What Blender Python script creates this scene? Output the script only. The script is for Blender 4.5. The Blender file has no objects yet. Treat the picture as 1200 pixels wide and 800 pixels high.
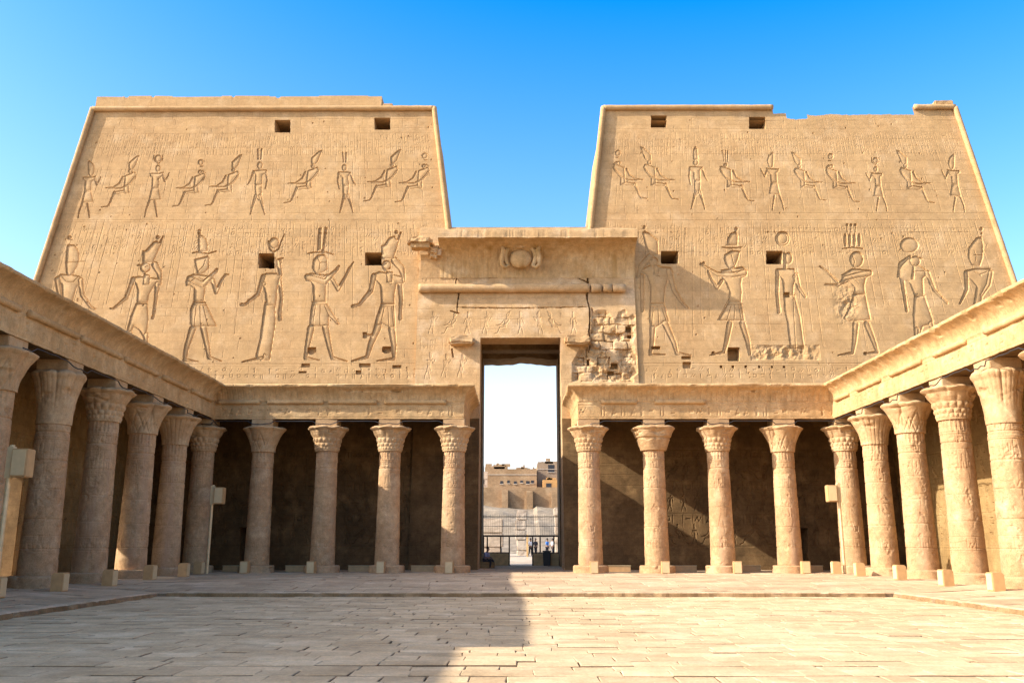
import bpy, bmesh, math, random
import numpy as np
from mathutils import Vector, Matrix, noise as mnoise
random.seed(7); rng = np.random.default_rng(7)
S = bpy.context.scene
col = S.collection

# ------------------------------------------------------------------ camera, sky, sun, exposure
FPX = 1044.0; PITCH = math.radians(12.8); YAW = math.radians(0.28); EYE = 1.7
cam = bpy.data.cameras.new('camera'); camo = bpy.data.objects.new('camera', cam); col.objects.link(camo)
cam.sensor_width = 36; cam.lens = FPX/1200*36; cam.clip_start = 0.1; cam.clip_end = 6000
camo.location = (0, 0, EYE); camo.rotation_euler = (math.radians(90)+PITCH, 0, YAW)
S.camera = camo
SUN = Vector((-0.81, -0.215, 0.515)).normalized()          # direction towards the sun
w = bpy.data.worlds.new('World'); S.world = w; w.use_nodes = True
nt = w.node_tree; bg = nt.nodes['Background']
sky = nt.nodes.new('ShaderNodeTexSky'); sky.sky_type = 'NISHITA'; sky.sun_disc = False
sky.sun_elevation = math.asin(SUN.z); sky.sun_rotation = math.atan2(SUN.x, SUN.y)
sky.altitude = 80; sky.air_density = 1.0; sky.dust_density = 2.3; sky.ozone_density = 2.0
hs = nt.nodes.new('ShaderNodeHueSaturation'); tcw = nt.nodes.new('ShaderNodeTexCoord'); sxw = nt.nodes.new('ShaderNodeSeparateXYZ'); nt.links.new(tcw.outputs['Generated'], sxw.inputs[0])
crw = nt.nodes.new('ShaderNodeValToRGB'); nt.links.new(sxw.outputs[2], crw.inputs[0])      # clear desert air: hazy white horizon, deep blue above; unseen zenith paled to warm shade
for k_, (p_, v_) in enumerate(((0.0, .25), (.10, .45), (.26, 1.25), (.60, 1.6), (.95, .9))):
    el = crw.color_ramp.elements[k_] if k_ < 2 else crw.color_ramp.elements.new(p_)
    el.position = p_; el.color = (v_/2, v_/2, v_/2, 1)
mlw = nt.nodes.new('ShaderNodeMath'); mlw.operation = 'MULTIPLY'; mlw.inputs[1].default_value = 2; nt.links.new(crw.outputs[0], mlw.inputs[0])
nt.links.new(mlw.outputs[0], hs.inputs['Saturation'])
nt.links.new(sky.outputs[0], hs.inputs['Color']); nt.links.new(hs.outputs[0], bg.inputs[0])
bg.inputs[1].default_value = 0.15
sl = bpy.data.lights.new('sun', 'SUN'); sl.energy = 3.3; sl.angle = math.radians(0.5); sl.color = (1.0, 0.965, 0.90)
so = bpy.data.objects.new('sun', sl); col.objects.link(so)
so.rotation_euler = (-SUN).to_track_quat('-Z', 'Y').to_euler(); so.location = (-40, -10, 40)
S.view_settings.view_transform = 'Standard'; S.view_settings.look = 'None'
S.view_settings.gamma = 1; S.view_settings.use_curve_mapping = False
S.view_settings.exposure = 1.45
S.cycles.max_bounces = 8; S.cycles.diffuse_bounces = 5

# ------------------------------------------------------------------ helpers
def tag(o, label=None, cat=None, group=None, kind=None):
    if label: o['label'] = label
    if cat: o['category'] = cat
    if group: o['group'] = group
    if kind: o['kind'] = kind
    return o
def thing(name, label, cat, loc=(0, 0, 0), rz=0, group=None):
    o = bpy.data.objects.new(name, None); col.objects.link(o)
    o.location = loc; o.rotation_euler = (0, 0, rz); o.empty_display_size = .3
    return tag(o, label, cat, group)
def link_mesh(name, me, m, parent=None):
    o = bpy.data.objects.new(name, me); col.objects.link(o); me.materials.append(m)
    if parent: o.parent = parent
    return o
def np_mesh(name, V, F, m, parent=None, smooth=False):
    """V (n,3), F (m,4) quads"""
    V = np.asarray(V, np.float32).reshape(-1, 3); F = np.asarray(F, np.int32)
    me = bpy.data.meshes.new(name)
    me.vertices.add(len(V)); me.vertices.foreach_set('co', V.ravel())
    k = F.shape[1]
    me.loops.add(F.size); me.loops.foreach_set('vertex_index', F.ravel())
    me.polygons.add(len(F)); me.polygons.foreach_set('loop_start', np.arange(0, F.size, k, dtype=np.int32))
    me.polygons.foreach_set('loop_total', np.full(len(F), k, np.int32))
    me.update(calc_edges=True)
    me.polygons.foreach_set('use_smooth', np.full(len(F), bool(smooth)))
    me.validate()
    return link_mesh(name, me, m, parent)
def grid_faces(ny, nx, mask=None, flip=False, wrap=False):
    j, i = np.meshgrid(np.arange(ny-1), np.arange(nx if wrap else nx-1), indexing='ij')
    i2 = (i+1) % nx
    F = np.stack([j*nx+i, j*nx+i2, (j+1)*nx+i2, (j+1)*nx+i], -1)
    if flip: F = F[..., ::-1]
    F = F.reshape(-1, 4)
    if mask is not None: F = F[mask.ravel()]
    return F
def bm_obj(name, bm, m, parent=None, smooth=False, bevel=0, jit=0):
    if jit:
        for v in bm.verts:
            v.co += Vector((random.uniform(-jit, jit), random.uniform(-jit, jit), random.uniform(-jit, jit)))
    if bevel:
        bmesh.ops.bevel(bm, geom=list(bm.edges), offset=bevel, segments=2, affect='EDGES', clamp_overlap=True)
    bmesh.ops.recalc_face_normals(bm, faces=bm.faces)
    me = bpy.data.meshes.new(name); bm.to_mesh(me); bm.free()
    if smooth:
        for p_ in me.polygons: p_.use_smooth = True
    return link_mesh(name, me, m, parent)
def add_box(bm, x0, x1, y0, y1, z0, z1):
    vs = [bm.verts.new(c) for c in ((x0,y0,z0),(x1,y0,z0),(x1,y1,z0),(x0,y1,z0),(x0,y0,z1),(x1,y0,z1),(x1,y1,z1),(x0,y1,z1))]
    for f in ((0,3,2,1),(4,5,6,7),(0,1,5,4),(1,2,6,5),(2,3,7,6),(3,0,4,7)): bm.faces.new([vs[i] for i in f])
    return vs
def box(name, x0, x1, y0, y1, z0, z1, m, parent=None, bevel=0, jit=0):
    bm = bmesh.new(); add_box(bm, x0, x1, y0, y1, z0, z1)
    return bm_obj(name, bm, m, parent, bevel=bevel, jit=jit)
def stone_block(name, x0, x1, y0, y1, z0, z1, m, parent=None, rough=.05, cuts=5, seed=0, scale=1.2):
    """a block of weathered stone: subdivided, rounded and roughened"""
    bm = bmesh.new(); add_box(bm, x0, x1, y0, y1, z0, z1)
    bmesh.ops.bevel(bm, geom=list(bm.edges), offset=rough*1.3, segments=2, affect='EDGES', clamp_overlap=True)
    bmesh.ops.subdivide_edges(bm, edges=[e for e in bm.edges if e.calc_length() > .25], cuts=cuts, use_grid_fill=True)
    for v in bm.verts:
        n = mnoise.noise_vector(v.co*scale+Vector((seed*7.3, 0, seed)))*rough + mnoise.noise_vector(v.co*scale*4+Vector((0, seed, 0)))*rough*.4
        v.co += n
    return bm_obj(name, bm, m, parent)
def tube(bm, pts, r, n=8, cap=True):
    """round tube through points; r number or list"""
    pts = [Vector(p_) for p_ in pts]; R = r if isinstance(r, (list, tuple)) else [r]*len(pts)
    rings = []
    for i, p_ in enumerate(pts):
        d = (pts[min(i+1, len(pts)-1)]-pts[max(i-1, 0)]).normalized()
        a = d.orthogonal().normalized() if i == 0 else (a - d*a.dot(d)).normalized()
        b = d.cross(a)
        rings.append([bm.verts.new(p_+(a*math.cos(t)+b*math.sin(t))*R[i]) for t in [2*math.pi*k/n for k in range(n)]])
    for A, B in zip(rings, rings[1:]):
        for k in range(n): bm.faces.new((A[k], A[(k+1) % n], B[(k+1) % n], B[k]))
    if cap: bm.faces.new(rings[0][::-1]); bm.faces.new(rings[-1])

# smooth numpy value noise -----------------------------------------------------------
def vnoise(shape, cell, r=None):
    """smooth noise image in -1..1, cell = size of a lump in grid steps (y, x)"""
    r = r or rng
    cy, cx = cell if isinstance(cell, tuple) else (cell, cell)
    ny, nx = shape; gy, gx = int(ny/cy)+3, int(nx/cx)+3
    g = r.uniform(-1, 1, (gy, gx))
    y = np.arange(ny)/cy; x = np.arange(nx)/cx
    y0 = y.astype(int); x0 = x.astype(int)
    fy = y-y0; fx = x-x0; fy = fy*fy*(3-2*fy); fx = fx*fx*(3-2*fx)
    A = g[y0][:, x0]; B = g[y0][:, x0+1]; C_ = g[y0+1][:, x0]; D = g[y0+1][:, x0+1]
    fx = fx[None]; fy = fy[:, None]
    return (A*(1-fx)+B*fx)*(1-fy) + (C_*(1-fx)+D*fx)*fy
def fbm(shape, cell, octs=3, r=None):
    cy, cx = cell if isinstance(cell, tuple) else (cell, cell)
    t = 0; a = 1
    for _ in range(octs):
        t = t+a*vnoise(shape, (max(cy, 1), max(cx, 1)), r); a *= .5; cy /= 2; cx /= 2
    return t

# ------------------------------------------------------------------ materials
def stone(name, c1, c2, c3=None, bump=.25, scale=1.0, courses=None, rough=.9, speck=.5, stain=None, patch=.5, island=False):
    """weathered sandstone: two tones mottled at several scales, pits and optional course-by-course tone"""
    m = bpy.data.materials.new(name); m.use_nodes = True; t = m.node_tree; N = t.nodes; L = t.links
    bsdf = N['Principled BSDF']; bsdf.inputs['Roughness'].default_value = rough
    bsdf.inputs['Specular IOR Level'].default_value = .15
    tc = N.new('ShaderNodeTexCoord'); gm = N.new('ShaderNodeNewGeometry')
    co = gm.outputs['Position']
    def noise_(sc, det=6, ro=.6, vec=None):
        n = N.new('ShaderNodeTexNoise'); n.inputs['Scale'].default_value = sc; n.inputs['Detail'].default_value = det
        n.inputs['Roughness'].default_value = ro; L.new(vec or co, n.inputs['Vector']); return n.outputs['Fac']
    def ramp(fac, a, b, ca=(0,0,0,1), cb=(1,1,1,1)):
        r = N.new('ShaderNodeValToRGB'); r.color_ramp.elements[0].position = a; r.color_ramp.elements[1].position = b
        r.color_ramp.elements[0].color = ca; r.color_ramp.elements[1].color = cb; L.new(fac, r.inputs[0]); return r.outputs[0]
    def mix(fac, a, b, mode='MIX'):
        x = N.new('ShaderNodeMix'); x.data_type = 'RGBA'; x.blend_type = mode
        if isinstance(fac, (int, float)): x.inputs[0].default_value = fac
        else: L.new(fac, x.inputs[0])
        for k, v in ((6, a), (7, b)):
            if isinstance(v, tuple): x.inputs[k].default_value = v
            else: L.new(v, x.inputs[k])
        return x.outputs[2]
    c = mix(ramp(noise_(.35*scale), .38, .62), c1+(1,), c2+(1,))
    if c3: c = mix(ramp(noise_(.9*scale, 4, .55), .5, .72), c, c3+(1,))
    c = mix(patch, c, ramp(noise_(3*scale, 8, .7), .3, .7, (.62,.60,.58,1), (1.25,1.22,1.2,1)), 'MULTIPLY')
    c = mix(speck, c, ramp(noise_(22*scale, 4, .7), .3, .62, (.55,.5,.45,1), (1.08,1.08,1.08,1)), 'MULTIPLY')
    if stain:
        mp = N.new('ShaderNodeMapping'); mp.inputs['Scale'].default_value = (1.6, 1.6, .12); L.new(co, mp.inputs[0])
        c = mix(ramp(noise_(1.0, 5, .65, mp.outputs[0]), .52, .75), c, stain+(1,))
    hgt = None
    if courses:
        # courses run along the wall: (horizontal coordinate, height)
        sx = N.new('ShaderNodeSeparateXYZ'); L.new(co, sx.inputs[0])
        ad = N.new('ShaderNodeMath'); L.new(sx.outputs[0], ad.inputs[0]); L.new(sx.outputs[1], ad.inputs[1])
        cb = N.new('ShaderNodeCombineXYZ'); L.new(ad.outputs[0], cb.inputs[0]); L.new(sx.outputs[2], cb.inputs[1])
        br = N.new('ShaderNodeTexBrick'); br.inputs['Scale'].default_value = 1
        br.inputs['Brick Width'].default_value = courses*2.6; br.inputs['Row Height'].default_value = courses
        br.inputs['Mortar Size'].default_value = .012; br.inputs['Mortar Smooth'].default_value = .4
        br.inputs['Color1'].default_value = (.93,.93,.93,1); br.inputs['Color2'].default_value = (1.07,1.06,1.04,1)
        br.inputs['Mortar'].default_value = (.72,.68,.62,1)
        L.new(cb.outputs[0], br.inputs['Vector'])
        c = mix(.65, c, br.outputs['Color'], 'MULTIPLY'); hgt = br.outputs['Fac']
    if island: c = mix(.9, c, ramp(gm.outputs['Random Per Island'], 0, 1, (.80,.78,.75,1), (1.12,1.12,1.12,1)), 'MULTIPLY')
    L.new(c, bsdf.inputs['Base Color'])
    b = N.new('ShaderNodeBump'); b.inputs['Strength'].default_value = bump; b.inputs['Distance'].default_value = .03
    L.new(noise_(9*scale, 8, .65), b.inputs['Height'])
    b2 = N.new('ShaderNodeBump'); b2.inputs['Strength'].default_value = bump*.8; b2.inputs['Distance'].default_value = .012
    L.new(noise_(45*scale, 3, .6), b2.inputs['Height']); L.new(b.outputs[0], b2.inputs['Normal'])
    L.new(b2.outputs[0], bsdf.inputs['Normal'])
    return m
def plain(name, c, rough=.6, metal=0, var=.15, sc=6):
    m = bpy.data.materials.new(name); m.use_nodes = True; t = m.node_tree; N = t.nodes; L = t.links
    b = N['Principled BSDF']; b.inputs['Roughness'].default_value = rough; b.inputs['Metallic'].default_value = metal
    n = N.new('ShaderNodeTexNoise'); n.inputs['Scale'].default_value = sc; n.inputs['Detail'].default_value = 5
    g = N.new('ShaderNodeNewGeometry'); L.new(g.outputs['Position'], n.inputs['Vector'])
    r = N.new('ShaderNodeValToRGB')
    r.color_ramp.elements[0].position = .3; r.color_ramp.elements[1].position = .7
    r.color_ramp.elements[0].color = tuple(v*(1-var) for v in c)+(1,); r.color_ramp.elements[1].color = tuple(min(1, v*(1+var)) for v in c)+(1,)
    L.new(n.outputs['Fac'], r.inputs[0]); L.new(r.outputs[0], b.inputs['Base Color'])
    return m
M = {}
M['pylon'] = stone('sandstone_pylon', (.50,.315,.145), (.44,.268,.12), (.54,.355,.18), bump=.28, courses=.52, speck=.6, patch=.5, stain=(.43,.26,.11))
M['portal'] = stone('sandstone_gateway', (.53,.345,.17), (.46,.29,.135), (.61,.43,.25), bump=.25, courses=.6, speck=.6, patch=.6, stain=(.43,.265,.12))
M['entab'] = stone('sandstone_entablature', (.57,.365,.17), (.49,.30,.13), (.62,.42,.21), bump=.35, speck=.6, patch=.75, stain=(.34,.21,.09))
M['column'] = stone('sandstone_column', (.54,.345,.175), (.46,.275,.135), (.61,.42,.235), bump=.4, speck=.6, patch=.8, scale=1.2, stain=(.42,.26,.15))
M['capital'] = stone('sandstone_capital', (.53,.34,.17), (.44,.27,.13), (.59,.41,.225), bump=.35, speck=.5, patch=.6, scale=1.5)
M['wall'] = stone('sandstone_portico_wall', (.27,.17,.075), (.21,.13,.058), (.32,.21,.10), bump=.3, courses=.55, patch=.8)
M['cornice'] = stone('stained_cornice', (.52,.34,.16), (.45,.28,.12), (.58,.41,.22), bump=.3, patch=.7, stain=(.30,.17,.05))
M['inner'] = stone('soot_and_shade_sandstone', (.18,.108,.046), (.12,.073,.032), (.25,.155,.068), bump=.45, courses=.55, patch=.8)  # patina of the roofed walls; also painted shade on soffits, ceilings and door reveal
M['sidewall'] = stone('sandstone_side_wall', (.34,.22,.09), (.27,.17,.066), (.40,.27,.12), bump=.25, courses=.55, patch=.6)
M['slab'] = stone('paving_limestone', (.66,.47,.265), (.57,.40,.22), (.71,.53,.32), bump=.3, scale=.9, patch=.6, speck=.5, island=True)
M['walk'] = stone('portico_paving', (.60,.425,.25), (.52,.36,.21), (.64,.47,.30), bump=.3, scale=.8, patch=.6, island=True)
M['bed'] = stone('paving_bed', (.30,.205,.12), (.24,.16,.09), bump=.4)
M['kerbface'] = stone('dark_kerb_stone', (.30,.19,.09), (.22,.135,.06), (.40,.27,.14), bump=.6, patch=.8)
M['sand'] = stone('desert_ground', (.50,.40,.29), (.44,.34,.24), (.55,.46,.35), bump=.3, scale=.3)
M['slope'] = stone('rubble_slope', (.30,.235,.16), (.22,.17,.115), (.38,.30,.21), bump=.6, scale=.5)
M['mudbrick'] = stone('mud_brick', (.38,.245,.135), (.30,.19,.10), (.44,.30,.17), bump=.4, scale=.6, courses=.4)
M['ochre'] = stone('ochre_plaster', (.55,.30,.11), (.48,.26,.10), bump=.2)
M['tanhouse'] = stone('tan_plaster', (.36,.26,.17), (.30,.21,.135), bump=.2)
M['cream'] = stone('cream_plaster', (.55,.47,.37), (.47,.38,.29), bump=.2)
M['tan'] = plain('tan_painted_housing', (.52,.31,.13), .55, var=.10)
M['tanlid'] = plain('pale_painted_housing', (.64,.47,.24), .5, var=.06)
M['pole'] = plain('painted_steel_pole', (.68,.50,.26), .45, .2)
M['iron'] = plain('dark_iron', (.035,.025,.02), .5, .6)
M['wood'] = plain('brown_timber', (.60,.39,.17), .6, var=.25, sc=3)
M['dark'] = plain('black_plastic', (.02,.02,.022), .5)
M['skin'] = plain('skin', (.25,.13,.075), .6, var=.05)
M['hair'] = plain('hair', (.012,.01,.009), .7)
M['shirt_white'] = plain('white_cloth', (.72,.72,.74), .85, var=.05)
M['shirt_lilac'] = plain('lilac_cloth', (.36,.34,.46), .85, var=.08)
M['shirt_blue'] = plain('blue_cloth', (.05,.22,.62), .85, var=.08)
M['shirt_dark'] = plain('dark_cloth', (.03,.03,.04), .85)
M['trousers'] = plain('dark_trousers', (.025,.025,.035), .85)
M['lens'] = plain('lamp_glass', (.22,.22,.2), .15)

# ------------------------------------------------------------------ relief carving
Y0, KB = 50.6, 0.09                    # foot of the pylon face and its batter
def proj(X, Y, Z):
    c, s = math.cos(YAW), math.sin(YAW)
    x = c*X+s*Y; y = -s*X+c*Y; z = Z-EYE
    zc = y*math.cos(PITCH)+z*math.sin(PITCH); yc = -y*math.sin(PITCH)+z*math.cos(PITCH)
    return 600+FPX*x/zc, 400-FPX*yc/zc
def wall_xz(u, v, y0=Y0, k=KB):
    """camera pixel coordinates -> (X, Z) on the pylon face"""
    x = (u-600)/FPX; y = (400-v)/FPX
    d = (x, math.cos(PITCH)-y*math.sin(PITCH), math.sin(PITCH)+y*math.cos(PITCH))
    c, s = math.cos(YAW), math.sin(YAW)
    d = (c*d[0]-s*d[1], s*d[0]+c*d[1], d[2])
    t = (y0+k*EYE)/(d[1]-k*d[2]); return t*d[0], EYE+t*d[2]
class Carve:
    """height field over a wall; U, V = camera pixels of every grid vertex (scaled metres on side walls and shafts); H = height in metres (negative = cut in)"""
    def __init__(s, U, V): s.U, s.V = U, V; s.H = np.zeros(U.shape)
    def win(s, x0, y0, x1, y1):
        # rows of constant height: V nearly constant by row, U nearly by column
        vr = s.V.mean(1); ur = s.U
        jj = np.nonzero((vr > y0-3) & (vr < y1+3))[0]
        if not len(jj): return None
        j0, j1 = jj[0], jj[-1]+1
        um = s.U[j0:j1]; ii = np.nonzero(((um > x0) & (um < x1)).any(0))[0]
        if not len(ii): return None
        return slice(j0, j1), slice(ii[0], ii[-1]+1)
    def sdf(s, prim, W):
        u, v = s.U[W], s.V[W]; k = prim[0]
        if k == 'e':
            _, cx, cy, rx, ry = prim
            q = np.hypot((u-cx)/rx, (v-cy)/ry); return (q-1)*min(rx, ry)
        if k == 'c':
            P = prim[1]; d = np.full(u.shape, 1e9)
            if len(P) == 1: P = [P[0], P[0]]
            for (ax, ay, ar), (bx, by, br) in zip(P, P[1:]):
                dx, dy = bx-ax, by-ay; L2 = dx*dx+dy*dy+1e-9
                t = np.clip(((u-ax)*dx+(v-ay)*dy)/L2, 0, 1)
                d = np.minimum(d, np.hypot(u-ax-t*dx, v-ay-t*dy)-(ar+(br-ar)*t))
            return d
        if k == 'p':
            P = prim[1]; d = np.full(u.shape, 1e9); ins = np.zeros(u.shape, bool); n = len(P)
            for i in range(n):
                ax, ay = P[i]; bx, by = P[(i+1) % n]; dx, dy = bx-ax, by-ay
                t = np.clip(((u-ax)*dx+(v-ay)*dy)/(dx*dx+dy*dy+1e-9), 0, 1)
                d = np.minimum(d, np.hypot(u-ax-t*dx, v-ay-t*dy))
                if ay != by:
                    cr = ((ay > v) != (by > v)) & (u < (bx-ax)*(v-ay)/(by-ay)+ax); ins ^= cr
            return np.where(ins, -d, d)
    def bbox(s, prim):
        if prim[0] == 'e': _, cx, cy, rx, ry = prim; return cx-rx, cy-ry, cx+rx, cy+ry
        P = prim[1]; r = max(q[2] for q in P) if prim[0] == 'c' else 0
        return min(q[0] for q in P)-r, min(q[1] for q in P)-r, max(q[0] for q in P)+r, max(q[1] for q in P)+r
    def part(s, prim, D=.08, wd=1.8, base=.15):
        x0, y0, x1, y1 = s.bbox(prim); W = s.win(x0-2, y0-2, x1+2, y1+2)
        if W is None: return
        d = s.sdf(prim, W); H = s.H[W]
        ins = np.clip(-d/.5, 0, 1)
        q = np.maximum(-d, 0); new = -D*(base+(1-base)*(.5*np.exp(-q/(wd*.45))+.5*np.exp(-q/(wd*1.7))))
        s.H[W] = H*(1-ins)+new*ins
    def line(s, pts, r=.4, D=.02):
        prim = ('c', [(x, y, r) for x, y in pts]); x0, y0, x1, y1 = s.bbox(prim); W = s.win(x0-2, y0-2, x1+2, y1+2)
        if W is None: return
        d = s.sdf(prim, W); s.H[W] -= D*np.clip(.5-d/.6, 0, 1)
    def hole(s, x0, y0, x1, y1, D, soft=.25):
        W = s.win(x0-2, y0-2, x1+2, y1+2)
        if W is None: return
        u, v = s.U[W], s.V[W]; d = np.maximum(np.maximum(x0-u, u-x1), np.maximum(y0-v, v-y1))
        m = d < 0; H = s.H[W]; H[m] = -D; s.H[W] = H
    def fig(s, ox, oy, sc, prims, D=.08, wd=1.8):
        for p_ in prims:
            if p_[0] == 'e': q = ('e', ox+p_[1]/sc, oy+p_[2]/sc, p_[3]/sc, p_[4]/sc)
            elif p_[0] == 'c': q = ('c', [(ox+a/sc, oy+b/sc, r/sc) for a, b, r in p_[1]])
            elif p_[0] == 'p': q = ('p', [(ox+a/sc, oy+b/sc) for a, b in p_[1]])
            elif p_[0] == 'l': s.line([(ox+a/sc, oy+b/sc) for a, b in p_[1]], .35, D*.4); continue
            s.part(q, D, wd)
def c(*a): return ('c', [tuple(a[i:i+3]) for i in range(0, len(a), 3)])
def p(*a): return ('p', [tuple(a[i:i+2]) for i in range(0, len(a), 2)])
def e(*a): return ('e',)+a
def l(*a): return ('l', [tuple(a[i:i+2]) for i in range(0, len(a), 2)])
BIG_LEFT = [
 (50, 270, 5.33, [p(150,95,160,85,200,90,225,130,230,180,215,225,190,270,160,290,145,265,140,200), e(167,45,14,14),
   p(85,290,110,270,220,280,250,300,245,330,215,350,190,430,185,520,115,520,120,420,115,330), c(90,305,18,100,370,16,110,430,12), c(235,310,17,245,400,14,300,480,9,325,490,7),
   l(140,200,260,195), l(120,290,150,320,190,320,215,290), p(115,520,185,520,230,680,90,690), c(120,690,20,100,800,15,90,900,12), c(190,690,20,210,800,15,220,900,12)]),
 (50, 270, 5.33, [c(700,215,22,728,262,18,736,335,9), p(622,125,640,125,690,70,712,62,725,75,735,60,750,30,757,35,740,90,700,180,690,200,622,205), e(718,42,12,13),
   p(560,292,600,284,740,300,740,340,700,340,665,400,655,452,585,452,590,370,575,320), c(715,330,16,706,430,12,692,530,10,686,545,11), c(565,302,15,522,420,13,440,488,8,420,485,5),
   p(580,452,655,452,662,560,650,640,640,690,600,620,570,600,540,660,520,640,545,540), c(645,650,17,640,760,14,640,900,11), c(545,640,17,520,760,14,500,900,11), e(640,232,34,32), c(602,216,8,590,218,4),
   p(630,265,670,280,668,340,622,340), c(640,225,4,652,222,4), l(615,240,640,262,668,240)]),
 (180, 260, 4.706, [p(245,165,243,85,252,70,270,75,290,95,300,130,297,165), c(252,70,8,252,48,9), c(215,172,4,240,166,5,300,176,5,345,162,4),
   c(325,320,12,345,388,12,375,320,9,395,292,8,415,290,4), p(218,440,285,440,350,575,210,580,200,560,200,480),
   c(215,590,20,182,690,15,170,760,11,245,770,4), c(275,585,19,297,690,15,305,748,11,375,768,4),
   p(185,300,220,285,300,295,320,330,290,355,285,370,278,440,220,440,222,365,200,350,178,355,175,330), c(200,312,18,270,345,17,340,275,11,348,262,9),
   p(222,205,300,185,308,200,308,250,290,272,260,290,240,285,228,240), l(235,280,275,240,285,205), l(300,230,300,260), l(218,440,285,445), l(218,455,290,458), l(235,460,222,575), l(255,460,258,575), l(272,460,300,575), l(205,325,225,310), l(248,305,275,318,300,300), e(348,268,10,13)]),
 (180, 260, 4.706, [c(632,105,4,640,150,5,660,167,5,690,150,5,705,105,4,722,68,3), e(665,115,29,30), e(652,225,34,36), c(690,215,13,700,290,12), c(690,205,5,715,200,4),
   c(695,310,12,706,420,11,695,500,11,698,535,13), p(612,440,672,440,674,560,652,700,642,765,590,765,560,740,585,640,600,520), c(600,748,10,490,772,5),
   p(590,300,620,280,680,280,700,300,690,330,680,400,675,460,620,460,612,390,600,340), c(605,300,14,575,400,12,500,458,9,485,455,10), e(608,340,14,12), l(600,750,610,725,625,735), e(642,410,3,3)]),
 (340, 260, 4.706, [p(155,35,175,30,172,150,148,160), p(190,30,208,30,190,160,175,160), c(95,175,3,130,168,5,200,168,5,240,180,3), e(182,165,10,12),
   c(230,310,12,265,372,12,300,310,9,325,260,9,350,220,4), p(120,440,198,440,275,565,262,568,215,520,215,575,105,575,110,500),
   c(115,585,21,96,680,15,84,750,11,160,762,4), c(195,582,20,215,680,15,232,750,11,315,768,4),
   p(80,300,110,280,200,290,240,275,210,330,200,350,198,440,125,440,125,360,115,330,85,325), c(95,302,17,190,330,17,258,262,11,268,245,8),
   p(125,210,150,180,190,178,208,205,208,260,190,275,165,285,140,285,120,255), l(150,195,165,225,160,262), l(165,225,200,222), e(162,408,4,4), l(120,440,200,440), l(120,455,202,455), l(140,458,125,570), l(165,458,165,570), l(188,458,215,520), l(100,320,118,330), l(150,285,180,305,205,285)]),
 (340, 260, 4.706, [c(575,212,20,615,255,19,628,325,10), p(500,130,515,128,545,85,575,75,590,95,605,55,617,55,590,150,570,205,505,205), e(585,56,11,12),
   c(605,330,16,612,430,13,608,500,11,608,530,14), c(560,590,20,573,680,16,572,755,10,480,766,4),
   p(500,450,575,450,582,580,550,580,510,560,495,580,455,600,475,520), c(485,580,21,446,670,17,425,745,11,340,768,5),
   p(450,292,490,270,620,300,630,340,590,340,578,400,578,452,500,452,495,350,480,330), c(462,297,16,446,380,15,380,458,10,345,465,10), e(532,240,27,30), p(530,270,568,275,566,335,530,335), l(515,250,535,262,555,245), c(522,232,4,532,230,4), l(500,450,575,450), l(500,465,575,465), l(520,468,500,560), l(540,468,545,575), l(560,468,570,575), l(545,335,560,345), l(450,370,440,380)]),
]
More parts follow.
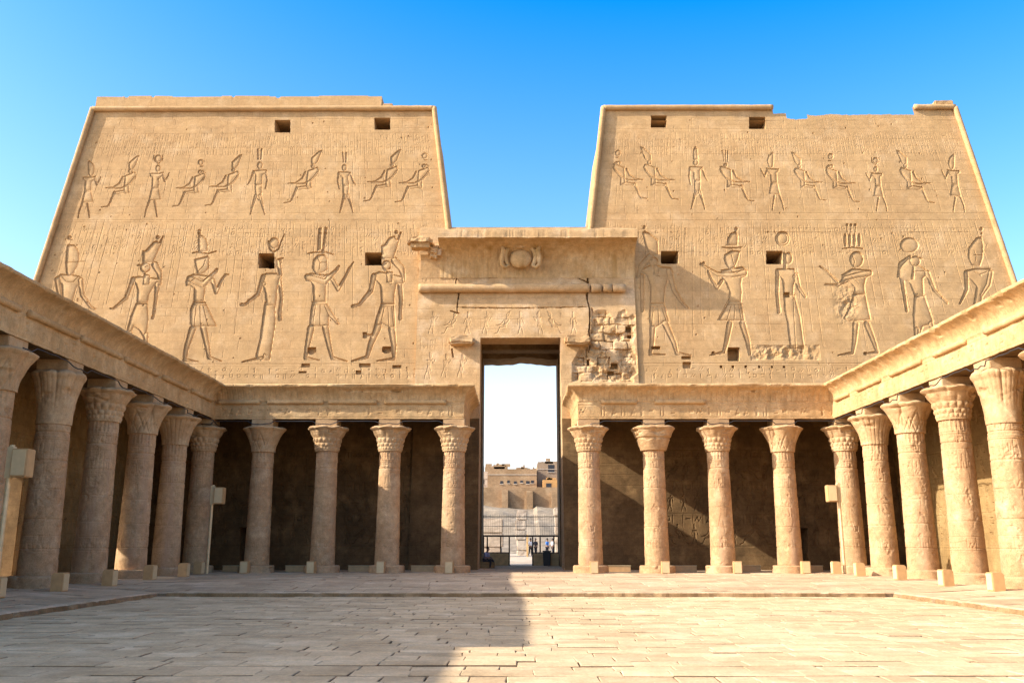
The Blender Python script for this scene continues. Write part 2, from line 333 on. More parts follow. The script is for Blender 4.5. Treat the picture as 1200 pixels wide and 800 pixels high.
BIG_RIGHT = [
 (730, 260, 4.706, [c(150,192,20,105,240,18,82,300,10), e(118,30,10,11), p(108,60,118,45,145,60,195,100,200,180,150,185,122,130), c(107,300,14,107,400,11,108,488,11),
   p(150,450,230,450,260,550,230,550,190,580,150,590,142,520), c(165,585,18,160,680,14,150,730,9,235,732,4), c(235,560,20,283,665,15,298,724,11,375,735,4),
   p(95,270,140,240,265,250,280,280,250,320,235,370,230,452,150,452,150,350,130,290), c(255,270,16,285,380,14,330,448,9,360,475,6), e(170,222,26,28), p(172,235,205,240,200,290,170,290), l(150,450,230,450), l(150,465,232,465), l(170,468,160,570), l(195,468,200,570), l(215,468,240,540), l(170,290,205,300)]),
 (730, 260, 4.706, [p(570,130,575,90,595,60,625,50,638,80,635,130), e(625,40,11,12), c(545,140,3,600,145,4,655,140,3), c(545,325,12,520,363,12,482,300,9,470,270,8),
   p(583,440,655,440,675,545,560,545,525,542,560,480), c(590,560,18,572,660,14,556,718,10,480,735,4), c(660,560,19,690,660,15,700,728,10),
   p(540,264,600,255,660,245,690,270,685,300,660,310,655,340,660,385,655,440,582,440,585,380,560,320,548,315), c(672,278,18,600,292,17,525,288,12,480,262,8,430,232,8), p(558,180,600,155,648,160,640,200,620,250,590,262,565,235,555,205), l(523,540,585,425), l(600,180,612,230), l(583,440,655,440), l(583,455,656,455), l(600,458,575,540), l(620,458,615,542), l(640,458,655,542), l(600,268,625,285,655,262), e(445,228,9,10)]),
 (880, 260, 4.706, [e(175,92,42,42), e(175,90,31,32), c(135,60,3,130,45,2), e(208,200,24,34), p(178,165,200,175,198,300,178,310), c(148,270,14,145,400,11,155,495,13),
   p(180,400,245,400,275,520,300,700,215,700,200,560,182,480), p(140,255,240,255,258,290,240,350,237,402,180,410,175,330), c(250,292,14,265,360,13,300,410,10), e(240,300,12,11), l(235,400,240,540,250,700)]),
 (880, 260, 4.706, [e(521,100,11,40), e(546,100,11,40), e(572,100,11,40), e(598,100,11,40), c(505,148,3,560,140,4,620,148,3), e(531,17,9,9), e(553,17,9,9), e(577,17,9,9), c(553,20,3,553,55,3), c(577,20,3,577,55,3), c(531,20,3,531,55,3),
   c(480,350,10,410,345,6), c(478,332,9,420,272,7,380,245,5), p(565,395,635,395,665,540,540,550,510,530,545,470), c(580,562,19,572,660,15,562,722,10,480,735,4), c(640,560,19,680,660,15,700,718,10,625,726,4),
   p(500,290,560,255,660,265,668,290,640,310,630,350,635,395,565,400,570,360,545,330,500,350), c(655,282,18,580,295,17,520,310,14,485,350,10), e(583,207,40,46), l(565,400,635,395), l(560,180,575,215,570,240), l(560,300,600,340), l(550,470,590,460)]),
 (1030, 260, 5.7125, [e(205,155,64,52), c(205,238,15,148,280,18,130,365,10), c(150,340,18,170,480,14,187,595,12), p(235,495,310,490,370,665,340,690,300,700,280,760,235,745,225,620),
   c(255,720,20,250,850,16,245,960,12), c(350,680,18,390,800,16,410,960,12), p(135,312,200,240,320,320,335,345,300,380,305,492,235,492,200,400,140,380), c(325,340,18,370,450,15,460,543,9), e(245,262,36,36), c(275,242,8,288,246,5), p(225,290,245,280,238,385,215,385), l(235,495,310,492), e(262,480,4,4), l(235,330,310,325)]),
 (1030, 260, 5.7125, [p(595,230,600,170,650,105,690,95,705,150,700,240,680,300,620,290,600,250), e(685,48,14,14), e(688,78,10,10), p(570,325,640,310,750,310,765,340,740,400,700,490,690,560,630,560,650,430,610,380),
   c(585,342,18,590,450,15,545,545,9), c(750,340,19,736,420,17,690,490,13), p(630,560,690,560,720,720,590,720), c(620,730,20,600,850,15,590,960,12), c(690,730,20,715,850,15,730,960,12), l(640,220,700,222), l(640,190,655,225,650,260), l(640,330,680,350,730,330)]),
]
def small(kind, cx, top, bot, crown, flip=False):
    """small register figures; template units of the standing / seated god"""
    if kind == 'stand':
        P = [c(215,385,8,230,433,8,255,390,6,262,370,4), p(130,480,185,480,202,570,108,575), c(115,580,9,92,640,7,82,695,5), c(155,580,9,165,640,7,172,695,5),
             p(120,370,190,370,225,360,215,392,190,410,185,482,130,482,135,400,118,395)]
        if crown == 'tall': P += [p(160,335,158,255,170,238,205,270,215,310,205,350,185,372,165,355)]
        elif crown == 'disc': P += [e(182,262,27,27), c(150,240,3,150,275,3,182,300,4,214,275,3,214,240,3), e(180,335,20,26)]
        else: P += [p(163,300,160,215,174,215,172,300), p(180,300,182,215,196,215,190,300), e(178,330,22,28)]
        X, T, B = 160, 240, 700
    elif kind == 'walk':
        P = [p(130,480,185,480,185,560,160,600,135,560), c(140,560,13,115,640,9,100,700,5), c(170,560,13,190,640,9,205,700,5),
             p(115,375,220,370,225,395,192,410,186,482,130,482,135,405), c(122,385,8,100,450,7,80,480,5), c(216,385,8,222,450,7,210,510,6), e(170,340,22,28)]
        P += [p(150,300,148,215,162,215,165,300), p(172,300,176,215,190,215,182,300)] if crown != 'tall' else [p(150,320,155,240,175,215,195,250,190,320)]
        X, T, B = 160, 215, 705
    else:
        P = [c(450,495,17,365,505,13), c(350,500,11,312,590,8,296,612,6,250,618,3), c(415,382,9,390,430,8,340,463,5,282,468,3),
             p(430,370,510,340,525,370,500,410,465,440,465,515,420,495,425,420), c(508,385,10,470,435,9,400,470,6,310,472,3), e(475,335,18,17)]
        if crown == 'tall': P += [p(460,318,460,270,520,217,548,210,515,300,490,325)]
        elif crown == 'disc': P += [e(482,255,25,24), c(500,290,4,478,290,4), c(495,330,10,515,345,8)]
        else: P += [p(455,310,450,220,462,218,466,310), p(470,310,470,218,480,218,480,310), p(486,310,490,218,500,218,494,310)]
        X, T, B = 410, 212, 620
    s = (bot-top)/(B-T); f = -1 if flip else 1
    def tx(x): return cx+f*(x-X)*s
    def ty(y): return top+(y-T)*s
    out = []
    for q in P:
        if q[0] == 'e': out.append(('e', tx(q[1]), ty(q[2]), q[3]*s, q[4]*s))
        elif q[0] == 'c': out.append(('c', [(tx(a), ty(b), max(r*s, .62)) for a, b, r in q[1]]))
        else: out.append(('p', [(tx(a), ty(b)) for a, b in q[1]]))
    return out
SMALL_LEFT = [('stand',103,188,256,'tall',0),('sit',143,182,243,'tall',0),('stand',182,182,255,'disc',0),('sit',225,184,242,'disc',0),('sit',264,181,241,'tall',0),
    ('walk',303,174,252,'plume',0),('sit',357,176,238,'tall',0),('walk',405,178,250,'plume',1),('sit',450,175,236,'tall',0),('sit',487,176,237,'disc',0)]
SMALL_RIGHT = [('sit',735,173,233,'disc',1),('sit',771,172,234,'tall',1),('walk',817,171,246,'tall',1),('sit',860,175,236,'plume',1),('stand',907,178,247,'tall',1),
    ('sit',946,178,235,'tall',1),('sit',984,177,237,'disc',1),('stand',1029,185,248,'disc',1),('sit',1071,176,238,'tall',1),('stand',1119,180,249,'tall',1)]
# glyph stamps (tiny sunk signs)
def glyph_set():
    out = []; g = np.mgrid[0:12, 0:12]; y, x = g[0]/11*2-1, g[1]/11*2-1
    out.append(np.abs(np.hypot(x, y)-.6) < .2)                                   # disc
    out.append((np.abs(y-.5*np.sin(x*6)) < .28) & (np.abs(x) < .9))               # water
    out.append((np.abs(x) < .18) & (np.abs(y) < .9))                              # reed
    out.append(((np.abs(x) < .8) & (np.abs(y) < .25)))                            # bar
    out.append((np.hypot(x*1.6, y+.3) < .5) | ((np.abs(x-.1) < .12) & (y > 0)) | ((np.abs(y-.1) < .2) & (x > 0) & (x < .9)))  # bird
    out.append((np.abs(np.maximum(np.abs(x), np.abs(y))-.65) < .16))              # house
    out.append((np.hypot(x, (y+.6)*1.2) < .35) | ((np.abs(x) < .2) & (y > -.5)) | ((np.abs(y+.1) < .12) & (np.abs(x) < .6)))   # ankh
    out.append((np.hypot(x, y) < .55) & (y > -.1))                                # basket
    out.append((np.abs(x+y*.4) < .16) | ((np.abs(y-.7) < .16) & (np.abs(x) < .6)))
    out.append((np.abs(x-.4) < .13) | (np.abs(x+.4) < .13))
    return [o[::-1].astype(float) for o in out]
GL = glyph_set()
def glyphs(H, j0, j1, i0, i1, size=9, D=.018, dens=.8, lines=True, r=None):
    """fill a block of the grid with columns of small sunk signs, ruled by thin vertical lines"""
    r = r or rng; i = i0
    while i+size+2 <= i1:
        if lines and 0 <= i < H.shape[1]: H[max(j0, 0):j1, i] -= D*.7
        j = j0+1
        while j+size <= j1:
            if r.random() < dens:
                s = GL[r.integers(len(GL))]
                idx = (np.arange(size)*12//size); st = s[idx][:, idx]
                if j >= 0 and j+size <= H.shape[0] and i+2+size <= H.shape[1]:
                    H[j:j+size, i+2:i+2+size] -= st*D*r.uniform(.5, 1)
            j += int(size*r.uniform(.9, 1.4))
        i += size+4

# ------------------------------------------------------------------ SETTING: ground, court paving, portico pavement
np_mesh('ground', [(-1500,-300,-.12),(1500,-300,-.12),(1500,3000,-.12),(-1500,3000,-.12)], [(0,1,2,3)], M['sand'])
tag(bpy.data.objects['ground'], kind='structure')
np_mesh('paving_bed', [(-14,-8,-.05),(14.6,-8,-.05),(14.6,33,-.05),(-14,33,-.05)], [(0,1,2,3)], M['bed'])
tag(bpy.data.objects['paving_bed'], kind='structure')
XL, XR, YF = -11.9, 12.45, 30.6        # edge of the sunken court
def sm(t): t = min(max(t, 0), 1); return t*t*(3-2*t)
def walk_h(x, y):
    d = max(XL-x, x-XR, y-YF)
    return .12+.19*sm(d/5.0)
def slabs(name, x0, x1, y0, y1, hf, keep, mat, dmin, dmax, wmin, wmax, hj=.012, gap=(.002,.012), depth=.12):
    V = []; F = []; y = y0; r = random.Random(len(name)*3+1)
    steps = []; xx = x0
    while xx < x1: steps.append((xx, r.uniform(-.07, .07))); xx += r.uniform(1.5, 4.5)
    def so_(x):
        v = 0
        for a_, q_ in steps:
            if x >= a_: v = q_
        return v
    def f_(x, yy): return hf(x, yy)
    while y < y1:
        if r.random() < .35: k_ = r.randrange(len(steps)); steps[k_] = (steps[k_][0]+r.uniform(-.4, .4), r.uniform(-.07, .07))
        d = min(r.uniform(dmin, dmax), y1-y); rowh = r.uniform(-.007, .007) if wmin < .75 else 0; x = x0-r.random()*wmax; ytilt = r.uniform(-.006, .006)
        while x < x1:
            wd = r.uniform(wmin, wmax); a, b_ = x, x+wd; sh = so_(x+wd/2)*min(1, (y-y0)*2, (y1-y-d)*2) if wmin < .75 else 0; yy0 = y+sh; yy1 = y+d+sh
            if keep((a+b_)/2, y+d/2):
                a2, b2 = max(a, x0), min(b_, x1)
                if b2-a2 > .1:
                    g = [r.uniform(*gap) for _ in range(4)]
                    if r.random() < .35: g = [q*.3 for q in g]
                    h = rowh+r.uniform(-hj, hj)*.8; tx_, ty_ = r.uniform(-.008, .008), r.uniform(-.008, .008)
                    J = lambda: r.uniform(-.018, .018)
                    gy = r.choice((.003, .006, .012, .026)) if wmin < .75 else g[1]
                    q = [(a2+g[0]+J(), yy0+gy+J()), (b2-g[2]+J(), yy0+gy+J()), (b2-g[2]+J(), yy1-g[3]+J()), (a2+g[0]+J(), yy1-g[3]+J())]
                    cx_, cy_ = (a2+b2)/2, y+d/2; n = len(V); bv = .012
                    zz = [f_(px, py)+h+tx_*(px-cx_)+ty_*(py-cy_) for px, py in q]
                    for (px, py), z in zip(q, zz): V.append((px, py, z-depth))
                    for (px, py), z in zip(q, zz): V.append((px, py, z-bv*.8))
                    for (px, py), z in zip(q, zz):
                        V.append((px+bv*(1 if px < cx_ else -1), py+bv*(1 if py < cy_ else -1), z))
                    F.append((n+8, n+9, n+10, n+11))
                    for i in range(4):
                        k = (i+1) % 4
                        F.append((n+i, n+k, n+4+k, n+4+i)); F.append((n+4+i, n+4+k, n+8+k, n+8+i))
            x = b_
        y += d
    o = np_mesh(name, V, F, mat); tag(o, kind='structure'); o.data.materials.append(M['bed'])
    mi = np.zeros(len(F), np.int32); mi[np.arange(len(F)) % 9 % 2 == 1] = 1; o.data.polygons.foreach_set('material_index', mi); return o
slabs('courtyard_paving', XL-.0, XR+.0, -6, YF, lambda x, y: 0.0, lambda x, y: True, M['slab'], .32, .58, .42, 1.2, hj=.009)
for a_, b_, c_, d_ in ((-21.0, XL, -6, YF), (XR, 21.6, -6, YF), (-21.0, 21.6, YF+.02, 50.85), (-2.7, 3.2, 50.9, 61.8)):
    slabs('portico_pavement', a_, b_, c_, d_, walk_h, lambda x, y: True, M['walk'], .6, 1.15, .8, 2.2, hj=.013, gap=(.003,.02), depth=.3)
# worn kerb of the raised pavement (a rough low step)
def kerb(name, pts, seed):
    V = []; F = []; r = random.Random(seed); n = 0; prof = [(-.02, -.06), (.0, .05), (.02, .12), (.10, .155), (.34, .150), (.40, 0)]
    P = []
    for a, b_ in zip(pts, pts[1:]):
        a, b_ = Vector(a), Vector(b_); L = (b_-a).length; k = int(L/.12)
        for i in range(k+(1 if b_ == Vector(pts[-1]) else 0)): P.append(a.lerp(b_, i/k))
    for i, q in enumerate(P):
        d = (P[min(i+1, len(P)-1)]-P[max(i-1, 0)]).normalized(); nrm = Vector((-d.y, d.x, 0))
        w_ = mnoise.noise(Vector((i*.09, seed, 0)))*.10+mnoise.noise(Vector((i*.4, seed, 3)))*.05
        chip = max(0, mnoise.noise(Vector((i*.23, seed, 9)))-.15)*.25
        for k, (o_, z) in enumerate(prof):
            oo = o_+(w_ + chip*(z > .05) if k < 4 else 0)
            V.append(tuple(q+nrm*oo+Vector((0, 0, z-(chip*.25 if 1 < k < 4 else 0)))))
    m_ = len(prof)
    for i in range(len(P)-1):
        for k in range(m_-1): F.append((i*m_+k, (i+1)*m_+k, (i+1)*m_+k+1, i*m_+k+1))
    o = np_mesh(name, V, [f[::-1] for f in F], M['walk']); tag(o, kind='structure'); o.data.materials.append(M['kerbface'])
    mi = np.zeros(len(F), np.int32); mi[np.arange(len(F)) % 5 < 2] = 1; o.data.polygons.foreach_set('material_index', mi)  # front faces of the kerb take a darker stone
kerb('pavement_kerb', [(XR-.02, -6, 0), (XR-.02, YF-.02, 0)][::-1], 3)
kerb('pavement_kerb', [(XR-.3, YF-.02, 0), (XL+.3, YF-.02, 0)][::-1], 5)
kerb('pavement_kerb', [(XL+.02, -6, 0), (XL+.02, YF-.02, 0)], 8)

# ------------------------------------------------------------------ PYLON TOWERS
def lin(a, b):      # line through two (X, Z) points as X(z)
    (x0, z0), (x1, z1) = a, b; return lambda z: x0+(x1-x0)*(z-z0)/(z1-z0)
lt = wall_xz(110, 127); lb = wall_xz(45, 325); rt = wall_xz(509, 128); rb = wall_xz(525, 265)
LXL, LXR = lin(lb, lt), lin(rb, rt)
qt = wall_xz(707, 126); qb = wall_xz(692, 265); st = wall_xz(1118, 126); sb = wall_xz(1187, 330)
RXL, RXR = lin(qb, qt), lin(sb, st)
ZT = (lt[1]+rt[1]+qt[1]+st[1])/4; ZG = wall_xz(600, 267)[1]      # top of the towers, top of the gateway
def tower_front(name, xl, xr, ztop, big, smalls, root, side, topf):
    RES = .036; zs = np.arange(0, ZT+RES, RES); zs[-1] = ZT
    wmax = xr(0)-xl(0); nx = int(wmax/RES*.93); ny = len(zs); a = np.linspace(0, 1, nx)
    Z = np.repeat(zs[:, None], nx, 1); X = xl(zs)[:, None]*(1-a)+xr(zs)[:, None]*a
    U, V = proj(X, Y0+KB*Z, Z)
    C = Carve(U, V); H = C.H; r = np.random.default_rng(11 if side < 0 else 12)
    # weathering, uneven courses, joints
    H += fbm((ny, nx), (14, 40), 3, r)*.006 + fbm((ny, nx), 90, 2, r)*.012
    row = (zs/.52).astype(int); H += r.uniform(-.004, .004, row.max()+1)[row][:, None]
    jt = np.abs(zs/.52-np.round(zs/.52)) < .035; fade = np.clip(vnoise((ny, nx), (60, 60), r)+.3, 0, 1)
    H[jt] -= .007*fade[jt]
    for k in range(row.max()+1):
        jj = np.nonzero(row == k)[0]; i = int(r.uniform(0, 30))
        while i < nx:
            if r.random() < .55: H[jj[0]:jj[-1]+1, i] -= .010
            i += int(r.uniform(22, 55))
    # ruled columns and signs in the bands above and between the figures
    def zrow(v): return int(np.argmin(np.abs(V[:, nx//2]-v)))
    glyphs(H, zrow(182), zrow(156), 12, nx-12, 9, .013, .75, True, r)
    glyphs(H, zrow(300), zrow(262), 12, nx-12, 10, .018, .75, True, r)
    ru = r.permutation(np.arange(20, nx-20, 15))[:nx//26]
    for i in ru:
        j0 = zrow(r.uniform(330, 405)); j1 = zrow(r.uniform(255, 300)); H[j0:j1, i] -= .016
    for i in r.permutation(np.arange(20, nx-20, 13))[:nx//22]:
        j0 = zrow(r.uniform(225, 250)); j1 = zrow(r.uniform(165, 215)); H[j0:j1, i] -= .010
    glyphs(H, zrow(444), zrow(428), 12, nx-12, 9, .022, .85, False, r)
    for v0, v1 in ((333, 300), (400, 352)):
        for i in range(16, nx-40, 120): glyphs(H, zrow(v1), zrow(v0), i, i+34, 9, .012, .7, True, r)
    for v_, D in ((258, .015), (426, .02), (250, .008), (151, .008)): H[zrow(v_), :] -= D
    # lower wall behind the columns: registers of carved scenes
    for zz in (1.6, 3.4, 5.2, 7.0): H[int(zz/RES)] -= .02
    for z0 in (1.7, 3.5, 5.3): glyphs(H, int((z0+1.15)/RES), int((z0+1.65)/RES), 4, nx-4, 11, .05, .9, True, r)
    for z0 in (1.7, 3.5, 5.3):
        for xx in np.arange(xl(z0)+1, xr(z0)-1, .75):
            u0, v0 = proj(xx, Y0+KB*z0, z0+1.15); u1, v1 = proj(xx, Y0+KB*z0, z0)
            for q in small(['stand', 'sit', 'walk'][int(r.integers(3))], u0, v0, v1, ['tall', 'disc', 'plume'][int(r.integers(3))], r.random() < .5): C.part(q, .09, .8)
    for (kd, cx, t_, b_, cr, fl) in smalls:
        for q in small(kd, cx, t_, b_, cr, fl): C.part(q, .105, 1.6, .1)
    for (ox, oy, sc, pr) in big: C.fig(ox, oy, sc, pr, .125, 2.8)
    # pits and small holes
    for _ in range(150):
        i, j = int(r.integers(4, nx-6)), int(r.integers(220, ny-8)); s_ = int(r.integers(1, 4)); H[j:j+s_, i:i+s_] -= .05
    if side < 0:
        for (x0, y0, x1, y1) in ((303,297,321,314),(428,296,447,311)): C.hole(x0, y0, x1, y1, 3.2)
        for (x0, y0, x1, y1) in ((322,141,340,155),(439,138,457,152)): C.hole(x0, y0, x1, y1, 3)
        for (x0, y0, x1, y1) in ((353,426,363,430),(421,426,434,430),(460,428,470,431),(417,434,423,438),(350,435,359,437)): C.hole(x0, y0, x1, y1, .22)
        for (cx, cy) in ((365,411),(453,410)): C.hole(cx-5, cy-4, cx+5, cy+2, .35); C.part(('e', cx, cy, 5, 4), .35, 9, .6)
        C.hole(425,389,430,396,.2); C.hole(430,391,437,394,.12)
        C.hole(281.5,618,303,690,2.2)
        for k in range(7): C.hole(476+0*k, 430, 477, 431, .1)
    else:
        for (x0, y0, x1, y1) in ((775,294,795,309),(898,294,917,309.5)): C.hole(x0, y0, x1, y1, 3.2)
        for (x0, y0, x1, y1) in ((763,136,781,149.5),(878,137,897,151)): C.hole(x0, y0, x1, y1, 3)
        C.hole(853,407,867,423,.9); C.hole(799,417,810,421,.3); C.hole(800,424,810,431,.3); C.hole(764,406,774,409,.4); C.hole(834,412,838,416,.2)
        for cx in (845,859,874,890,905,919): C.hole(cx-1.2, 428.5, cx+1.2, 431, .25)
        C.hole(918,342,926,348,.35); C.hole(1012,412,1016,416,.2)
        # eroded band at the feet of the goddess
        for (X0, Y0_, X1, Y1_) in ((880,405,960,422),):
            W = C.win(X0, Y0_, X1, Y1_)
            if W: uu, vv = U[W], V[W]; m_ = np.clip(1-np.maximum(np.abs(uu-920)/42, np.abs(vv-413)/9), 0, 1)**.5; C.H[W] -= m_*(.10+.11*fbm(uu.shape, 9, 3, r))
        W = C.win(980, 330, 1010, 385); uu, vv = U[W], V[W]; C.H[W] -= np.clip(1-np.hypot((uu-993)/18, (vv-355)/32), 0, 1)*(.06+.08*fbm(uu.shape, 8, 3, r))
        C.hole(925,618,946,690,2.2)
    # broken upper edge
    if topf is not None:
        tz = topf(X[-1]); Zt = np.minimum(Z, tz[None, :]);  Z = Zt
    Yp = Y0+KB*Z-H
    keep = np.ones((ny-1, nx-1), bool)
    if side < 0: keep &= ~((Z[:-1, 1:] < ZG-.3) & (X[:-1, 1:] > -5.55))
    else: keep &= ~((Z[:-1, :-1] < ZG-.3) & (X[:-1, :-1] < 6.85))
    if topf is not None: keep &= (Z[1:, :-1]-Z[:-1, :-1] > 1e-4)
    # drop the near-flat top stub rows
    P = np.stack([X, Yp, Z], -1)
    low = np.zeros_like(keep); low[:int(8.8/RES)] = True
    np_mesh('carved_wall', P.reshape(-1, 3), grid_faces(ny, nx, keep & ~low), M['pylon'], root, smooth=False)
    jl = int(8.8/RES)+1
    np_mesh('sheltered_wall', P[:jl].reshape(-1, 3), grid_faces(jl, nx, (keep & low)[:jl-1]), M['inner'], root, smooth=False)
def tower_body(root, xl, xr, side, ztop):
    """sides, back and top of a battered tower (the carved wall closes its front)"""
    bm = bmesh.new(); yb = lambda z: 63.2-KB*z
    zs = [0, ZG-.3, ZG-.3, ztop]
    def ring(z, inner):
        a = xl(z) if not (side > 0 and inner) else 6.9
        b_ = xr(z) if not (side < 0 and inner) else -5.6
        y = Y0+KB*z
        return [bm.verts.new(v) for v in ((a, y+.0, z), (a, yb(z), z), (b_, yb(z), z), (b_, y+.0, z))]
    R = [ring(0, True), ring(ZG-.3, True), ring(ZG-.3, False), ring(ztop, False)]
    for A, B in ((R[0], R[1]), (R[2], R[3])):
        for i in range(3): bm.faces.new((A[i], A[i+1], B[i+1], B[i]))
    bm.faces.new(R[3]); bm.faces.new(R[1])
    me = bpy.data.meshes.new('tower_body'); bmesh.ops.recalc_face_normals(bm, faces=bm.faces); bm.to_mesh(me); bm.free()
    return link_mesh('tower_body', me, M['pylon'], root)
def rough_tube(name, a, b_, r, root, mat=None, seg=.2, n=14, seed=0, rough=.12):
    a, b_ = Vector(a), Vector(b_); L = (b_-a).length; k = max(2, int(L/seg)); bm = bmesh.new(); pts = []; R = []
    for i in range(k+1):
        q = a.lerp(b_, i/k); pts.append(q); R.append(r*(1+rough*mnoise.noise(Vector((i*.35, seed*3.1, 0)))+rough*.6*mnoise.noise(Vector((i*1.3, seed, 5)))))
    tube(bm, pts, R, n); o = bm_obj(name, bm, mat or M['pylon'], root, smooth=True); return o
lc = LXL(0)
tl = thing('pylon_tower', 'left carved pylon tower with a straight top and a plain band of parapet blocks', 'temple tower', (-17, 55, 0))
tr = thing('pylon_tower', 'right carved pylon tower with a broken top edge and a lone corner block', 'temple tower', (17, 55, 0))
for t_ in (tl, tr): t_.location = (0, 0, 0)
tower_front('carved', LXL, LXR, ZT, BIG_LEFT, SMALL_LEFT, tl, -1, None)
def top_right(X):
    x1, x2 = wall_xz(905, 126)[0], wall_xz(921, 133)[0]; x3 = wall_xz(945, 133)[0]; x4 = wall_xz(1070, 133)[0]
    n = np.array([mnoise.noise(Vector((x*.9, 4, 0)))*.10+mnoise.noise(Vector((x*4, 9, 0)))*.05 for x in X])
    z = np.full(X.shape, ZT)
    z = np.where((X > x1) & (X <= x2), ZT-.45+n, z)
    z = np.where((X > x2) & (X <= x3), ZT-.85+n, z)
    z = np.where((X > x3) & (X <= x4), ZT-.55+n, z)
    return z
tower_front('carved', RXL, RXR, ZT, BIG_RIGHT, SMALL_RIGHT, tr, 1, top_right)
tower_body(tl, LXL, LXR, -1, ZT-.02); tower_body(tr, RXL, RXR, 1, ZT-.95)
yt = lambda z: Y0+KB*z-.12
RT = .17
rough_tube('corner_moulding', (LXL(0), yt(0), 0), (LXL(ZT), yt(ZT), ZT), RT, tl, seed=1, rough=.06)
rough_tube('corner_moulding', (LXR(ZG-.4), yt(ZG-.4), ZG-.4), (LXR(ZT), yt(ZT), ZT), RT, tl, seed=2, rough=.06)
rough_tube('top_moulding', (LXL(ZT), yt(ZT), ZT-.05), (LXR(ZT), yt(ZT), ZT-.05), RT, tl, seed=3, rough=.10)
rough_tube('corner_moulding', (RXL(ZG-.4), yt(ZG-.4), ZG-.4), (RXL(ZT), yt(ZT), ZT), RT, tr, seed=4, rough=.06)
rough_tube('corner_moulding', (RXR(0), yt(0), 0), (RXR(ZT-.1), yt(ZT-.1), ZT-.1), RT, tr, seed=5, rough=.06)
rough_tube('top_moulding', (RXL(ZT), yt(ZT), ZT-.05), (wall_xz(905, 126)[0], yt(ZT), ZT-.05), RT, tr, seed=6, rough=.10)
rough_tube('top_moulding', (wall_xz(1071, 130)[0], yt(ZT), ZT-.05), (RXR(ZT), yt(ZT), ZT-.05), RT, tr, seed=7, rough=.15)
# plain parapet courses on the left tower
x0, x1 = LXL(ZT)+.05, wall_xz(447, 120)[0]
V = []; n_ = 220
for i in range(n_+1):
    x = x0+(x1-x0)*i/n_; h = .78+mnoise.noise(Vector((x*.35, 1, 0)))*.07+(.05 if int(x*.31) % 2 else 0)-.10*(abs(mnoise.noise(Vector((x*1.7, 8, 0)))) > .42)
    zz = ZT+.16
    V += [(x, Y0+KB*zz+.05, zz), (x, Y0+KB*zz+.12, zz+h), (x, Y0+KB*zz+1.6, zz+h), (x, Y0+KB*zz+1.6, zz)]
F = []
for i in range(n_):
    for k in range(4): F.append((4*i+k, 4*i+(k+1) % 4, 4*i+4+(k+1) % 4, 4*i+4+k))
F += [(3, 2, 1, 0), (4*n_, 4*n_+1, 4*n_+2, 4*n_+3)]
np_mesh('parapet', V, [f[::-1] for f in F], M['pylon'], tl)
stone_block('parapet_block', x1+.02, x1+.75, Y0+KB*ZT+.1, Y0+KB*ZT+1.4, ZT+.17, ZT+.42, M['pylon'], tl, .04, 3, 2)
xa = wall_xz(1096, 124)[0]; stone_block('parapet_block', xa, xa+1.25, Y0+KB*ZT+.05, Y0+KB*ZT+1.3, ZT+.17, ZT+.52, M['pylon'], tr, .05, 3, 5)

